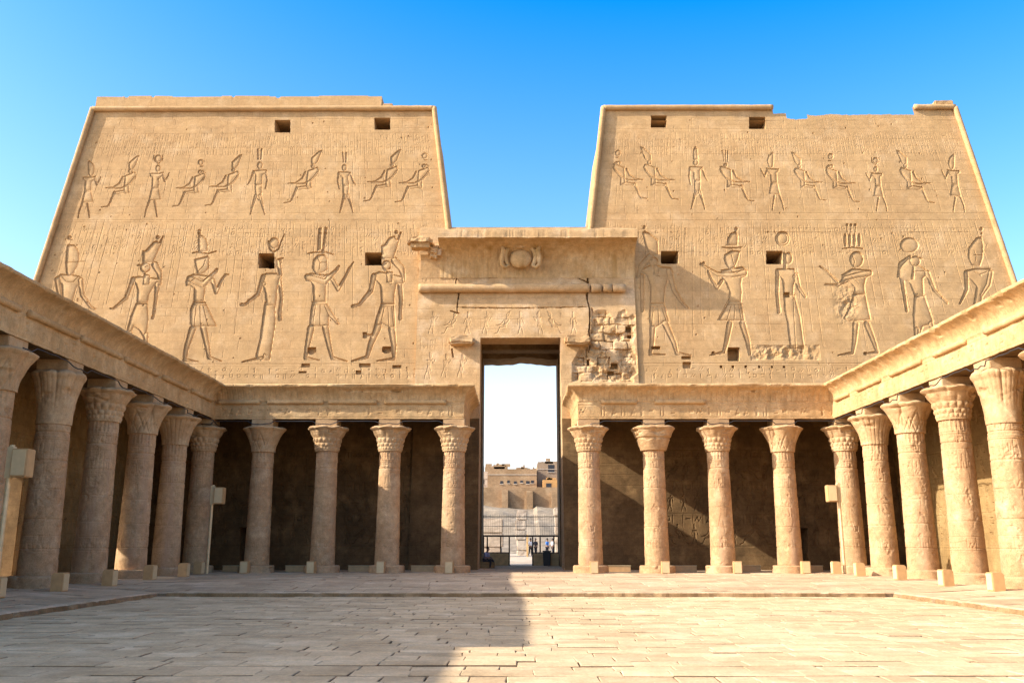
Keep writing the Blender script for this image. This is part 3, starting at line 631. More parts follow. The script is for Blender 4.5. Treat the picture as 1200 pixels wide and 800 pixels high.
# ------------------------------------------------------------------ GATEWAY between the towers
gate = thing('temple_gateway', 'tall stone gateway between the pylon towers with a winged sun disc on its cornice', 'gateway')
DX0, DX1, DZ = -2.14, 2.64, wall_xz(600, 396)[1]
PX0, PX1 = wall_xz(488, 400)[0], wall_xz(746, 400)[0]
PB = Y0-.12
def portal_front():
    RES = .036; zs = np.arange(0, ZG+RES, RES); zs[-1] = ZG; nx = int((PX1-PX0)/RES); xs = np.linspace(PX0, PX1, nx); ny = len(zs)
    xs[np.argmin(abs(xs-DX0))] = DX0; xs[np.argmin(abs(xs-DX1))] = DX1; zs[np.argmin(abs(zs-DZ))] = DZ
    X, Z = np.meshgrid(xs, zs); U, V = proj(X, PB+KB*Z, Z); C = Carve(U, V); H = C.H; r = np.random.default_rng(21)
    H += fbm((ny, nx), (14, 30), 3, r)*.008
    def zrow(v): return int(np.argmin(np.abs(V[:, nx//2]-v)))
    def ucol(u): return int(np.argmin(np.abs(U[zrow(380)]-u)))
    for zz in np.arange(.6, ZG, .62):
        j = int(zz/RES)
        if j < ny: H[j] -= .012*np.clip(vnoise((1, nx), 40, r)[0]+.4, 0, 1)
    # small offering scenes over the lintel and beside the door
    for i, cx in enumerate((507,528,548,570,590,610,632,650,672)):
        for q in small(['stand','sit','walk'][i % 3], cx, 364, 391, 'tall', i > 4): C.part(q, .042, .9, .1)
    for (cx, t_, b_) in ((503,412,444),(522,414,442),(541,414,442)):
        for q in small('stand', cx, t_, b_, 'tall', False): C.part(q, .045, .9, .1)
    for (cx, t_, b_) in ((753,300,325),): pass
    glyphs(H, zrow(330), zrow(300), ucol(494), ucol(700), 9, .014, .8, True, r)
    glyphs(H, zrow(364), zrow(346), ucol(494), ucol(684), 8, .010, .5, False, r)
    glyphs(H, zrow(409), zrow(396), ucol(494), ucol(550), 8, .012, .7, True, r)
    glyphs(H, zrow(640), zrow(500), ucol(535), ucol(556), 9, .014, .8, True, r)
    # open joints and the long settlement crack
    rc = random.Random(5)
    def crack(pts, w_, D, jit=1.0):
        P = []
        for (ax, ay), (bx, by) in zip(pts, pts[1:]):
            n = max(1, int(math.hypot(bx-ax, by-ay)/5))
            for i in range(n): P.append((ax+(bx-ax)*i/n+rc.gauss(0, jit*.5), ay+(by-ay)*i/n+rc.gauss(0, jit*.3)))
        P.append(pts[-1])
        for a_, b_ in zip(P, P[1:]): C.line([a_, b_], w_*rc.uniform(.3, 1.2), D)
    crack([(536,318),(534,332),(537,345),(536,365)], .55, .2); crack([(536,360),(600,361),(688,359.5)], .4, .14, .5); crack([(529,364),(538,367)], .9, .25)
    crack([(538,275),(538,312)], .3, .1)
    crack([(697,275),(697,290),(690,305),(691,318),(689,332),(688,345),(690,360),(692,372),(690,385),(692,400),(690,412)], .85, .3, 1.4)
    crack([(678,326),(690,331)], .7, .25); crack([(530,409),(531,418)], .9, .2)
    crack([(540,310),(600,309),(640,312)], .35, .07, .6); crack([(497,292),(540,295)], .3, .05)
    # field of robbed, rough masonry right of the door
    W = C.win(664, 362, 749, 446); uu, vv = U[W], V[W]
    ragged = np.minimum.reduce([uu-(692-np.clip((vv-385)/40, 0, 1)*22), 743-uu+4*fbm((uu.shape[0], 1), 18, 3, r), vv-(366+7*fbm((1, uu.shape[1]), 16, 3, r)[0][None]), 448-vv])
    msk = np.clip(ragged/4.5, 0, 1)
    bh = 9.3; rowi = np.floor((vv-362)/bh).astype(int); off = np.array([3, 11, 6, 14, 1, 9, 5, 12, 2, 8, 4])[np.clip(rowi, 0, 10)]
    bw = np.array([17, 22, 14, 19, 16, 24, 15, 20, 17, 13, 18])[np.clip(rowi, 0, 10)]
    coli = np.floor((uu+off)/bw).astype(int); rnd = np.sin(rowi*127.1+coli*311.7)*43758.5453; rnd = rnd-np.floor(rnd)
    uu = uu+fbm(uu.shape, 18, 3, r)*1.6; vv = vv+fbm(uu.shape, 20, 3, r)*1.6
    fy = np.abs((vv-362)/bh-rowi-.5)*2; fx = np.abs((uu+off)/bw-coli-.5)*2
    edge = np.clip((fy-.72)/.28, 0, 1)**2*.16+np.clip((fx-.82)/.18, 0, 1)**2*.16
    rough = fbm(uu.shape, 16, 4, r)
    C.H[W] -= msk*(.05+.15*rnd+edge*.55*(.4+rnd)+.13*rough+.08*np.abs(rough))
    for (x0, y0, x1, y1) in ((733,382,741,388),(716,425,724,431),(736,392,741,396),(712,434,720,438),(688,420,691,428)): C.hole(x0, y0, x1, y1, .7)
    Yp = PB+KB*Z-H
    keep = ~((X[:-1, :-1] > DX0-.001) & (X[:-1, 1:] < DX1+.001) & (Z[1:, 1:] < DZ+.001))
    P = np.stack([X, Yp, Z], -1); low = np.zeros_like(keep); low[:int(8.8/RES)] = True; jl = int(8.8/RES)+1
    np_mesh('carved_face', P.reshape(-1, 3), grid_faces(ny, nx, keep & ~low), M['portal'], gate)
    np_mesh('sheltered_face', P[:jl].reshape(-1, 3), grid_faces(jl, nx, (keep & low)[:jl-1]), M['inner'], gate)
portal_front()
def prism(name, x0, x1, z0, z1, yf, yb, mat, parent, front=True):
    """block with battered front; yf, yb functions of z"""
    bm = bmesh.new()
    vs = [bm.verts.new(q) for q in ((x0,yf(z0),z0),(x1,yf(z0),z0),(x1,yb(z0),z0),(x0,yb(z0),z0),(x0,yf(z1),z1),(x1,yf(z1),z1),(x1,yb(z1),z1),(x0,yb(z1),z1))]
    for f in ((0,3,2,1),(4,5,6,7),(0,1,5,4),(1,2,6,5),(2,3,7,6),(3,0,4,7)):
        if f == (0,1,5,4) and not front: continue
        bm.faces.new([vs[i] for i in f])
    return bm_obj(name, bm, mat, parent)
f0 = lambda z: PB+KB*z
cy = lambda v_: (lambda z: v_)
prism('door_jamb', PX0, DX0, 0, ZG, f0, cy(53.6), M['portal'], gate, False)
prism('door_jamb', DX1, PX1, 0, ZG, f0, cy(53.6), M['portal'], gate, False)
prism('lintel', DX0+.002, DX1-.002, DZ, ZG-.004, f0, cy(53.58), M['portal'], gate, False)
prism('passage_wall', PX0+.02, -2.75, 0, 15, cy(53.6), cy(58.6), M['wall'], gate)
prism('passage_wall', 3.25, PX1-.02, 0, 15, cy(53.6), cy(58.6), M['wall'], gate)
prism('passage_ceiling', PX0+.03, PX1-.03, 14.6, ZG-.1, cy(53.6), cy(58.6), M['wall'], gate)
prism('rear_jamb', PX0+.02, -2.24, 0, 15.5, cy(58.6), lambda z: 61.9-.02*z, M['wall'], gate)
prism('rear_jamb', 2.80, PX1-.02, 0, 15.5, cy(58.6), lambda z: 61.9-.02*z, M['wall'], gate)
# broken rear lintel
bm = bmesh.new(); n_ = 40; A = []
for i in range(n_+1):
    x = -2.24+5.04*i/n_; zz = 13.92+(.16*math.exp(-((x-.6)/.9)**2))+.05*mnoise.noise(Vector((x*2, 0, 0)))-.04*x*.3
    A.append([bm.verts.new(q) for q in ((x, 59.2, zz), (x, 61.6, zz+.02), (x, 61.6, 20), (x, 59.2, 20))])
for a_, b_ in zip(A, A[1:]):
    for k in range(4): bm.faces.new((a_[k], a_[(k+1) % 4], b_[(k+1) % 4], b_[k]))
bm_obj('rear_lintel', bm, M['wall'], gate)
box('ceiling_beam', -2.74, 3.24, 57.3, 58.55, 14.15, 14.58, M['wall'], gate, .03)
# cavetto cornice of the gateway
def sweep(name, path, prof, mat, parent, step=.1, rough=.012, seed=0, chip=None, close=True, glyph=None, smooth=False, soffit=False, lip=None):
    """sweep a profile (out, z) along a horizontal path with mitred corners; out is to the LEFT-hand side reversed (right of travel)"""
    path = [Vector((a, b_)) for a, b_ in path]; pts = []; nr = []; arc = []; s = 0
    seg_n = [(Vector(((b_-a).y, -(b_-a).x))).normalized() for a, b_ in zip(path, path[1:])]
    for k, (a, b_) in enumerate(zip(path, path[1:])):
        L = (b_-a).length; m_ = max(1, int(L/step))
        for i in range(m_+(k == len(path)-2)):
            t = i/m_; q = a.lerp(b_, t); n = seg_n[k].copy()
            if i == 0 and k > 0: n = (seg_n[k-1]+seg_n[k]); n = n/(n.length**2)*2
            pts.append(q); nr.append(n); arc.append(s+L*t)
        s += L
    prof = np.array(prof, float); np_ = len(prof); nl = len(pts)
    r = np.random.default_rng(seed+100); N1 = fbm((nl, np_), (8, 6), 3, r)*rough; N2 = fbm((nl, np_), (40, np_*2), 2, r)*rough
    O = prof[None, :, 0]+N1+N2; Zz = np.repeat(prof[None, :, 1], nl, 0)+fbm((nl, np_), (6, 6), 2, r)*rough*.6
    if glyph is not None: O = O+glyph(nl, np_, r)
    if chip is not None:
        k0, k1, amt = chip; cn = fbm((nl, 1), (7, 1), 4, r)[:, 0]; big_ = vnoise((nl, 1), (45, 1), r)[:, 0]
        m_ = np.clip(cn-.25, 0, 1)*amt + np.clip(big_-.55, 0, 1)*amt*2.0
        for k in range(k0, k1+1):
            wgt = 1-abs(k-(k0+k1)/2)/((k1-k0)/2+1); O[:, k] -= m_*wgt; Zz[:, k] -= m_*wgt*.45
    Pn = np.array([(q.x, q.y) for q in pts]); Nn = np.array([(n.x, n.y) for n in nr])
    XY = Pn[:, None, :]+Nn[:, None, :]*O[..., None]
    P = np.concatenate([XY, Zz[..., None]], -1)
    F = grid_faces(nl, np_)
    o = np_mesh(name, P.reshape(-1, 3), F, mat, parent, smooth)
    if lip:
        o.data.materials.append(lip); mi = np.zeros(len(o.data.polygons), np.int32); mi[np.tile(np.arange(np_-1), nl-1) >= 15] = 1; o.data.polygons.foreach_set('material_index', mi)
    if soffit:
        o.data.materials.append(M['inner']); mi = np.zeros(len(o.data.polygons), np.int32)  # shade under and behind the beam is put into the stone colour
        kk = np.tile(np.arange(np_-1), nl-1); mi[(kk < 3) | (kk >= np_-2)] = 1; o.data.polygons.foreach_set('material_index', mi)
    if close:   # end caps
        bm = bmesh.new(); bm.from_mesh(o.data); bm.verts.ensure_lookup_table()
        for base in (0, (nl-1)*np_):
            try: bm.faces.new([bm.verts[base+k] for k in range(np_)])
            except ValueError: pass
        bmesh.ops.recalc_face_normals(bm, faces=bm.faces); bm.to_mesh(o.data); bm.free()
    return o
zc0, zc1 = wall_xz(600, 331)[1]-.0, 0
# the cornice lip stands ~1.7 m in front of the wall, so its height follows from where it is seen
def z_at(v, Y): 
    y = (400-v)/FPX; d = (math.cos(PITCH)-y*math.sin(PITCH), math.sin(PITCH)+y*math.cos(PITCH)); return EYE+Y*d[1]/d[0]
FYC = PB+KB*17.3; LIP = 1.75
zl0, zl1 = z_at(278, FYC-LIP), z_at(267.5, FYC-LIP)
prof = [(-.4, zc0+.25)]
for i in range(15):
    t = i/14; prof.append((.02+.12*t+(LIP-.14)*t**4.5, zc0+.25+(zl0-zc0-.25)*(1-(1-t)**1.15)))
prof += [(LIP, zl0+.06), (LIP+.01, (zl0+zl1)/2), (LIP-.02, zl1-.05), (LIP-.1, zl1), (.4, zl1+.02), (-1.2, zl1+.02), (-1.2, zl0)]
cxl = (510-605)/FPX*51.2+.0; cxr = PX1+.05
def ribs(nl, np_, r):
    G = np.zeros((nl, np_)); i = np.arange(nl); G[:, 9:14] -= (.035*(np.mod(i, 5) == 0))[:, None]; G[:, 1:9] -= (.012*(np.mod(i, 3) == 0))[:, None]; return G
sweep('cornice', [(cxl, FYC), (cxr, FYC)], prof, M['cornice'], gate, .09, .02, 1, (15, 18, .06), glyph=ribs, lip=M['portal'])
sweep('cornice', [(wall_xz(494, 300)[0], FYC+.02), (cxl+.0, FYC+.02)], prof[:10]+[(.35, prof[9][1]+.15), (-.4, prof[9][1]+.2)], M['portal'], gate, .09, .02, 2)
stone_block('broken_corner', -6.45, -5.0, FYC-1.45, FYC-.1, zl0-.35, zl0+.25, M['portal'], gate, .16, 4, 3, 1.6)
stone_block('broken_corner', -5.3, -4.55, FYC-.95, FYC+.1, zl0-.85, zl0-.1, M['portal'], gate, .16, 4, 8, 1.6)
# crest above the lip
sweep('crest', [(cxl+.3, FYC+.25), (cxr-.2, FYC+.25)], [(-1, zl1-.1), (0, zl1-.1), (0, zl1+.32), (-.05, zl1+.40), (-1, zl1+.42)], M['portal'], gate, .1, .02, 7, (2, 4, .07))
zt = wall_xz(600, 337.5)[1]-.1; ty_ = PB+KB*zt-.2
rough_tube('torus_moulding', ((489-605)/FPX*51.0*1.04, ty_, zt), (wall_xz(690, 338)[0], ty_, zt), .27, gate, M['portal'], seed=11, rough=.06)
for k, (a_, b_) in enumerate(((692, 704), (706, 716), (717, 732))):
    rough_tube('torus_moulding', (wall_xz(a_, 338)[0], ty_, zt), (wall_xz(b_, 338)[0], ty_, zt-.02), .25, gate, M['portal'], seed=14+k, rough=.25)
# winged sun disc with the two cobras
dz = wall_xz(610, 304)[1]; dxc = wall_xz(610, 304)[0]; dy = FYC-.55
bm = bmesh.new(); bmesh.ops.create_uvsphere(bm, u_segments=28, v_segments=16, radius=1)
for v in bm.verts:
    v.co = Vector((v.co.x*.68, v.co.y*.36, v.co.z*.58)); v.co += mnoise.noise_vector(v.co*4)*.05
sd = bm_obj('sun_disc', bm, M['cornice'], gate, smooth=True); sd.location = (dxc, dy+.12, dz-.2)
for s_ in (-1, 1):
    bm = bmesh.new(); P = [(.62,-.2,.50),(.80,-.25,.34),(.92,-.2,.05),(.86,-.15,-.25),(.74,-.1,-.48),(.92,-.2,-.62),(1.12,-.25,-.45),(1.10,-.28,-.05),(1.0,-.3,.30),(1.1,-.4,.52)]
    tube(bm, [Vector((s_*x*1.02, y+.15, z*1.1)) for x, y, z in P], [.09,.14,.16,.15,.13,.12,.12,.15,.17,.10], 10)
    o = bm_obj('cobra_relief', bm, M['cornice'], gate, smooth=True); o.location = (dxc, dy, dz-.1)
bm = bmesh.new()
tube(bm, [(-1.0, 0, .62), (-.4, -.05, .70), (0, 0, .62), (.4, -.05, .70), (1.0, 0, .62)], [.06,.12,.13,.12,.06], 8)
o = bm_obj('wing_relief', bm, M['portal'], gate, smooth=True); o.location = (dxc, dy-.15, dz-.12)
for (u0, u1, sd_) in ((527, 557, 4), (660, 692, 6)):
    xa, za = wall_xz(u0, 405); xb, zb = wall_xz(u1, 393); yy = PB+KB*za
    stone_block('corbel', xa+.03, xb-.05, yy-.75, yy+.1, za-.05, zb-.15, M['portal'], gate, .09, 4, sd_, 1.6)

# ------------------------------------------------------------------ PORTICOES: entablature profile
ZB = 7.95; FACE = .55
def ent_profile(zb=ZB):
    P = [(-1.15, zb), (-.6, zb-.0), (-.15, zb), (-.01, zb)]
    for i in range(16): P.append((0, zb+.03+i*(.78/15)))
    P += [(-.02, zb+.84), (0, zb+.90)]
    for i in range(12):
        t = i/11; P.append((.02+.48*(t**2.4), zb+.93+.67*t))
    P += [(.53, zb+1.62), (.54, zb+1.66), (.53, zb+1.72), (.46, zb+1.76), (.1, zb+1.76), (-1.15, zb+1.72), (-1.15, zb+1.0)]
    return P
def ent_glyph(nl, np_, r):
    G = np.zeros((nl, np_)); i = 3
    while i < nl-8:
        j = 7
        st = GL[r.integers(len(GL))]; a = np.arange(7)*12//7; b_ = np.arange(9)*12//9
        s = st[b_][:, a]    # rows = height
        if r.random() < .85: G[i:i+7, j:j+9] -= s.T*.032*r.uniform(.5, 1.1)
        i += int(r.integers(8, 11))
    G[:, 5] -= .012; G[:, 17] -= .012
    ii = np.arange(nl); G[:, 22:33] -= (.022*(np.mod(ii, 5) == 0))[:, None]
    return G
def torus_run(root, p0, p1, segs, z, r=.115):
    p0, p1 = Vector(p0), Vector(p1)
    for k, (a, b_) in enumerate(segs):
        A, B = p0.lerp(p1, a), p0.lerp(p1, b_)
        rough_tube('torus_moulding', (A.x, A.y, z), (B.x, B.y, z), r, root, M['entab'], seg=.15, n=10, seed=k+int(abs(A.x)*3), rough=.15)
def roof(root, x0, x1, y0, y1):
    o = box('roof_slab', x0, x1, y0, y1, ZB+.88, ZB+1.35, M['inner'], root)  # ceiling shade is painted in by the dark stone colour
TZ = ZB+.87
XFL, XFR, YFC = -15.5, 16.22, 45.42
# back left
ebl = thing('portico_entablature', 'carved stone beam and cornice on the back columns left of the gateway', 'entablature')
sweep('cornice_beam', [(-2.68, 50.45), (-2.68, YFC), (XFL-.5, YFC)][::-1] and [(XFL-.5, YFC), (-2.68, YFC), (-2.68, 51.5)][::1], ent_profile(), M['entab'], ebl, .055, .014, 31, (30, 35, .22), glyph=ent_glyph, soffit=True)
torus_run(ebl, (XFL, YFC-.03, 0), (-2.7, YFC-.03, 0), [(.01,.18),(.21,.435),(.455,.65),(.68,.93)], TZ)
roof(ebl, XFL-5, -3.2, YFC+1.1, 51.7)
ebr = thing('portico_entablature', 'carved stone beam and cornice on the back columns right of the gateway', 'entablature')
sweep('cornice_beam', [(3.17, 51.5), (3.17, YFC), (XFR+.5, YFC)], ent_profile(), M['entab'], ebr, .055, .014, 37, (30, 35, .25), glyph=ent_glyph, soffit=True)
torus_run(ebr, (3.2, YFC-.03, 0), (XFR, YFC-.03, 0), [(.09,.23),(.30,.50)], TZ)
roof(ebr, 3.7, XFR+5, YFC+1.1, 51.7)
esl = thing('portico_entablature', 'shaded carved beam and cornice along the left colonnade', 'entablature')
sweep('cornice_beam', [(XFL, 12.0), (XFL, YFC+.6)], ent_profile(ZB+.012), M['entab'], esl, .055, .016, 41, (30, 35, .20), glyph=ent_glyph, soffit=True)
sweep('cornice_beam', [(XFL, -6), (XFL, 12.0)], [(min(o_, .2), min(z_, ZB+1.18)) for o_, z_ in ent_profile(ZB+.012)], M['entab'], esl, .12, .016, 43, (30, 35, .2))
torus_run(esl, (XFL+.03, 0, 0), (XFL+.03, YFC, 0), [(.4,.50),(.51,.588),(.60,.672),(.678,.75),(.757,.83),(.842,.908),(.92,.985)], TZ+.012)
box('roof_slab', -21.0, XFL-1.1, -6, 51.6, ZB+.90, ZB+1.37, M['inner'], esl)
esr = thing('portico_entablature', 'sunlit carved beam and cornice along the right colonnade', 'entablature')
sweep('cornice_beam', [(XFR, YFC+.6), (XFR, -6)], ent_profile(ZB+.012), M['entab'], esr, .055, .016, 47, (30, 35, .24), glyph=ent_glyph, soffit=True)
torus_run(esr, (XFR-.03, 0, 0), (XFR-.03, YFC, 0), [(.45,.54),(.56,.66),(.69,.745),(.77,.835),(.86,.92),(.945,.985)], TZ+.012)
box('roof_slab', XFR+1.1, 21.7, -6, 51.6, ZB+.90, ZB+1.37, M['inner'], esr)

# side portico back walls, carved with scenes
def side_wall(label, x, s, seed, door=None):
    root = thing('portico_wall', label, 'wall'); RES = .05
    ys = np.arange(14, 50.9, RES); zs = np.arange(0, ZB+1.0, RES); ny, nx = len(zs), len(ys); r = np.random.default_rng(seed)
    Yg, Zg = np.meshgrid(ys, zs); H = fbm((ny, nx), (12, 26), 3, r)*.014
    for z0 in (1.5, 3.1, 4.7, 6.3):
        H[int(z0/RES)] -= .02; glyphs(H, int((z0+.95)/RES), int((z0+1.55)/RES), 4, nx-4, 9, .06, .9, True, r)
    C = Carve(Yg*20, -Zg*20); C.H = H
    for z0 in (1.55, 3.15, 4.75):
        for yy in np.arange(15, 50, .8):
            for q in small(['stand','sit','walk'][int(r.integers(3))], yy*20, -(z0+.95)*20, -z0*20, ['tall','disc','plume'][int(r.integers(3))], r.random() < .5): C.part(q, .09, .9)
    H = C.H
    keep = np.ones((ny-1, nx-1), bool)
    if door: keep &= ~((Yg[:-1, :-1] > door[0]) & (Yg[:-1, 1:] < door[1]) & (Zg[1:, 1:] < door[2]))
    P = np.stack([x-s*H*-1, Yg, Zg], -1)
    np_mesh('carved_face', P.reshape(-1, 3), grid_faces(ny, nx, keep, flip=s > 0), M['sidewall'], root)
    xa, xb = sorted((x-s*.06, x-s*(.85 if door else 1.6)))
    if door:
        box('masonry', xa, xb, -6, door[0]-.01, 0, ZB+1.6, M['sidewall'], root); box('masonry', xa, xb, door[1]+.01, 63, 0, ZB+1.6, M['inner'], root)  # far side coloured darker to tone down the sunlit door reveal
        box('door_lintel', xa, xb, door[0]-.01, door[1]+.01, door[2], ZB+1.6, M['sidewall'], root)
    else: box('masonry', xa, xb, -6, 63, 0, ZB+1.6, M['sidewall'], root)
side_wall('shaded back wall of the left colonnade with a doorway', -20.8, 1, 51, (36.0, 37.9, 4.75))
side_wall('back wall of the right colonnade, partly in the sun', 21.5, -1, 52)

# ------------------------------------------------------------------ COLUMNS
H_BASE, H_CAP0, H_CAP1 = .40, 6.05, 7.33     # heights above z=.27 foot are folded in
def lathe_np(name, rad, zs, nth, parent, mat, smooth=True, caps=True):
    """rad (nz, nth)"""
    th = np.arange(nth)/nth*2*np.pi; X = rad*np.cos(th); Y = rad*np.sin(th); Z = zs if zs.ndim == 2 else np.repeat(zs[:, None], nth, 1)
    P = np.stack([X, Y, Z], -1).reshape(-1, 3); nz = rad.shape[0]
    F = grid_faces(nz, nth, wrap=True)
    V = np.concatenate([P, [[0, 0, Z[0].mean()], [0, 0, Z[-1].mean()]]]); n0, n1 = len(P), len(P)+1
    o = np_mesh(name, V, F, mat, parent, smooth)
    bm = bmesh.new(); bm.from_mesh(o.data); bm.verts.ensure_lookup_table()
    for i in range(nth):
        bm.faces.new((bm.verts[(i+1) % nth], bm.verts[i], bm.verts[n0])); bm.faces.new((bm.verts[(nz-1)*nth+i], bm.verts[(nz-1)*nth+(i+1) % nth], bm.verts[n1]))
    bm.to_mesh(o.data); bm.free(); return o
def wrapn(nz, nth, cz, ct, r, octs=3):
    t = fbm((nz, nth+8), (cz, ct), octs, r); k = np.linspace(0, 1, 8); t[:, :8] = t[:, :8]*k+t[:, nth:nth+8]*(1-k); return t[:, :nth]
def make_shaft(seed, zc):
    nth, nz = 176, 230; r = np.random.default_rng(seed); zs = np.linspace(H_BASE-.02, zc, nz); t = (zs-H_BASE)/(6.3-H_BASE)
    R = (.62-.09*t)[:, None]*np.ones((1, nth))
    H = wrapn(nz, nth, 6, 6, r)*.004+wrapn(nz, nth, 30, 24, r, 2)*.004
    H[np.abs(np.mod(zs, .98)-.3) < .022] -= .02                          # drum joints
    for z0, z1, sz in ((5.2, 5.75, 8), (4.2, 4.9, 8), (1.25, 1.7, 8)):
        j0, j1 = int((z0-H_BASE)/(zc-H_BASE)*nz), int((z1-H_BASE)/(zc-H_BASE)*nz)
        H[j0-1] -= .015; H[min(j1+1, nz-1)] -= .015; glyphs(H, j0, j1, 1, nth, sz+3, .022, .9, True, r)
    C = Carve(np.repeat((np.arange(nth)*.0225*20)[None], nz, 0), np.repeat((-zs*20)[:, None], nth, 1)); C.H = H
    for i in range(5):
        for q in small(['stand','walk','stand','walk','sit'][i], (i+.5)*nth*.0225*20/5, -4.1*20, -2.0*20, ['tall','plume','disc','tall','disc'][i], i % 2): C.part(q, .022, .6)
    H = C.H
    m_ = wrapn(nz, nth, 14, 14, r, 3); H -= np.clip(m_-.6, 0, .12)*.16          # spalled patches
    return zs, R+H, nth
def bundle(th, n, ph=0): return np.abs(np.cos(n*(th+ph)/2))
def cap_radius(kind, t, th):
    """radius of a capital: t 0..1 up, th angle; lotus, palm, papyrus and composite forms"""
    T, A = np.meshgrid(t, th, indexing='ij'); top = 1.06; neck = .57
    flare = np.clip(T/.93, 0, 1)
    if kind == 'palm':
        R = neck+.0+(top-neck-.22)*flare**2.0; R = R+.07*(bundle(A, 8)**.6-.5)*np.clip(T*1.6-.2, 0, 1)*(.4+T); R -= .03*(np.abs(np.sin(A*16)) < .25)*np.clip(T-.2, 0, 1)
    elif kind == 'papyrus':
        R = neck+.03+(top-neck-.02)*flare**2.0; R -= .05*(np.abs(np.sin(A*12)) < .3)*(T < .86)*(.5+T*.5)
    elif kind == 'lily':
        lob = bundle(A, 4)**.6; R = neck+.04+(top-neck-.10)*flare**2.0; R += (lob-.6)*.22*np.clip(T*1.5-.2, 0, 1)
        tri = np.abs(np.mod(A*4/np.pi, 1)-.5)*2; R -= .045*np.clip(1-np.abs(T-.15-.55*tri)/.09, 0, 1)
        R -= .03*np.clip(1-np.abs(T-.02-.45*(1-tri))/.08, 0, 1)
    elif kind == 'block':
        lob = np.maximum(np.abs(np.cos(A+.78)), np.abs(np.sin(A+.78))); R = neck+.08+(top-neck-.02)*(flare**1.05)*.97; R += (lob-.86)*.5*T
        R -= .05*(np.abs(T-.50) < .04)
    else:       # composite with tiers of curled leaves under a scalloped lip
        R = neck+.03+(top-neck-.06)*(.25*flare+.75*flare**3.2)
        for k, (tc_, n, am, hw) in enumerate(((.08, 24, .05, .06), (.22, 16, .08, .07), (.40, 16, .10, .09), (.64, 8, .08, .13))):
            leaf = bundle(A, n, k*.2)**.6; prof_ = np.clip(1-np.abs(T-tc_-.04*leaf)/hw, 0, 1)**.5; R += am*prof_*(leaf-.35)
        lob = bundle(A, 8, .2)**.5; R += (lob-.6)*.14*np.clip((T-.60)/.40, 0, 1)
    tip = np.clip((T-.93)/.07, 0, 1)
    return R+.03*np.sin(np.clip((T-.82)/.16, 0, 1)*np.pi)-tip**2*.12
CAPZ = dict(palm=5.45, papyrus=5.95, lily=6.02, block=6.1, composite=6.05)
PROTO = {}
def make_column(kind, seed, label):
    root = thing('temple_column', label, 'column', group='columns round the court')
    zc = CAPZ[kind]; zs, R, nth = make_shaft(seed, zc); r = np.random.default_rng(seed+5)
    # ribbed neck under the capital
    th = np.arange(nth)/nth*2*np.pi; j = zs > zc-.42
    if kind in ('papyrus', 'block', 'lily', 'composite'): R[j] += (.018*(np.cos(th*22) > 0)-.005)[None]
    for q in (.44, .5): R[np.abs(zs-(zc-q)) < .02] += .018
    lathe_np('shaft', R, zs, nth, root, M['column'])
    nb, nt_ = 26, 96; tb = np.linspace(0, 1, nb); zb = .0+tb*H_BASE; rb = .90-.015*tb-np.clip((tb-.86)/.14, 0, 1)**2*.06
    Rb = rb[:, None]+wrapn(nb, nt_, 10, 8, r)*.006-np.clip(wrapn(nb, nt_, 16, 10, r)-.55, 0, 1)*.18*tb[:, None]
    lathe_np('base', Rb, zb, nt_, root, M['column'])
    nt_, nc = 160, 70; t = np.linspace(0, 1, nc); A = np.arange(nt_)/nt_*2*np.pi
    Rc = cap_radius(kind, t, A)+wrapn(nc, nt_, 8, 8, r)*.010
    chip_ = wrapn(nc, nt_, 14, 18, r, 3); Rc -= np.clip(chip_-.6, 0, .6)*.24*np.clip(t*1.5-.4, 0, 1)[:, None]
    Zc = (zc+t*(H_CAP1-zc))[:, None]*np.ones((1, nt_)); Zc -= (np.clip(t-.8, 0, 1)/.2)[:, None]*.05*(1-bundle(A, 8))[None]
    lathe_np('capital', Rc, Zc, nt_, root, M['capital'])
    ab = stone_block('abacus', -.55, .55, -.55, .55, H_CAP1-.06, ZB-FZ+.03, M['capital'], root, .015, 3, seed)
    return root
FZ = .27
def copy_tree(o, parent=None):
    c_ = o.copy(); col.objects.link(c_)
    if parent: c_.parent = parent
    for ch in [x for x in bpy.data.objects if x.parent == o]: copy_tree(ch, c_)
    return c_
kinds = [('palm', 61), ('papyrus', 62), ('lily', 63), ('block', 64), ('composite', 65), ('composite', 66), ('lily', 67)]
used = {}
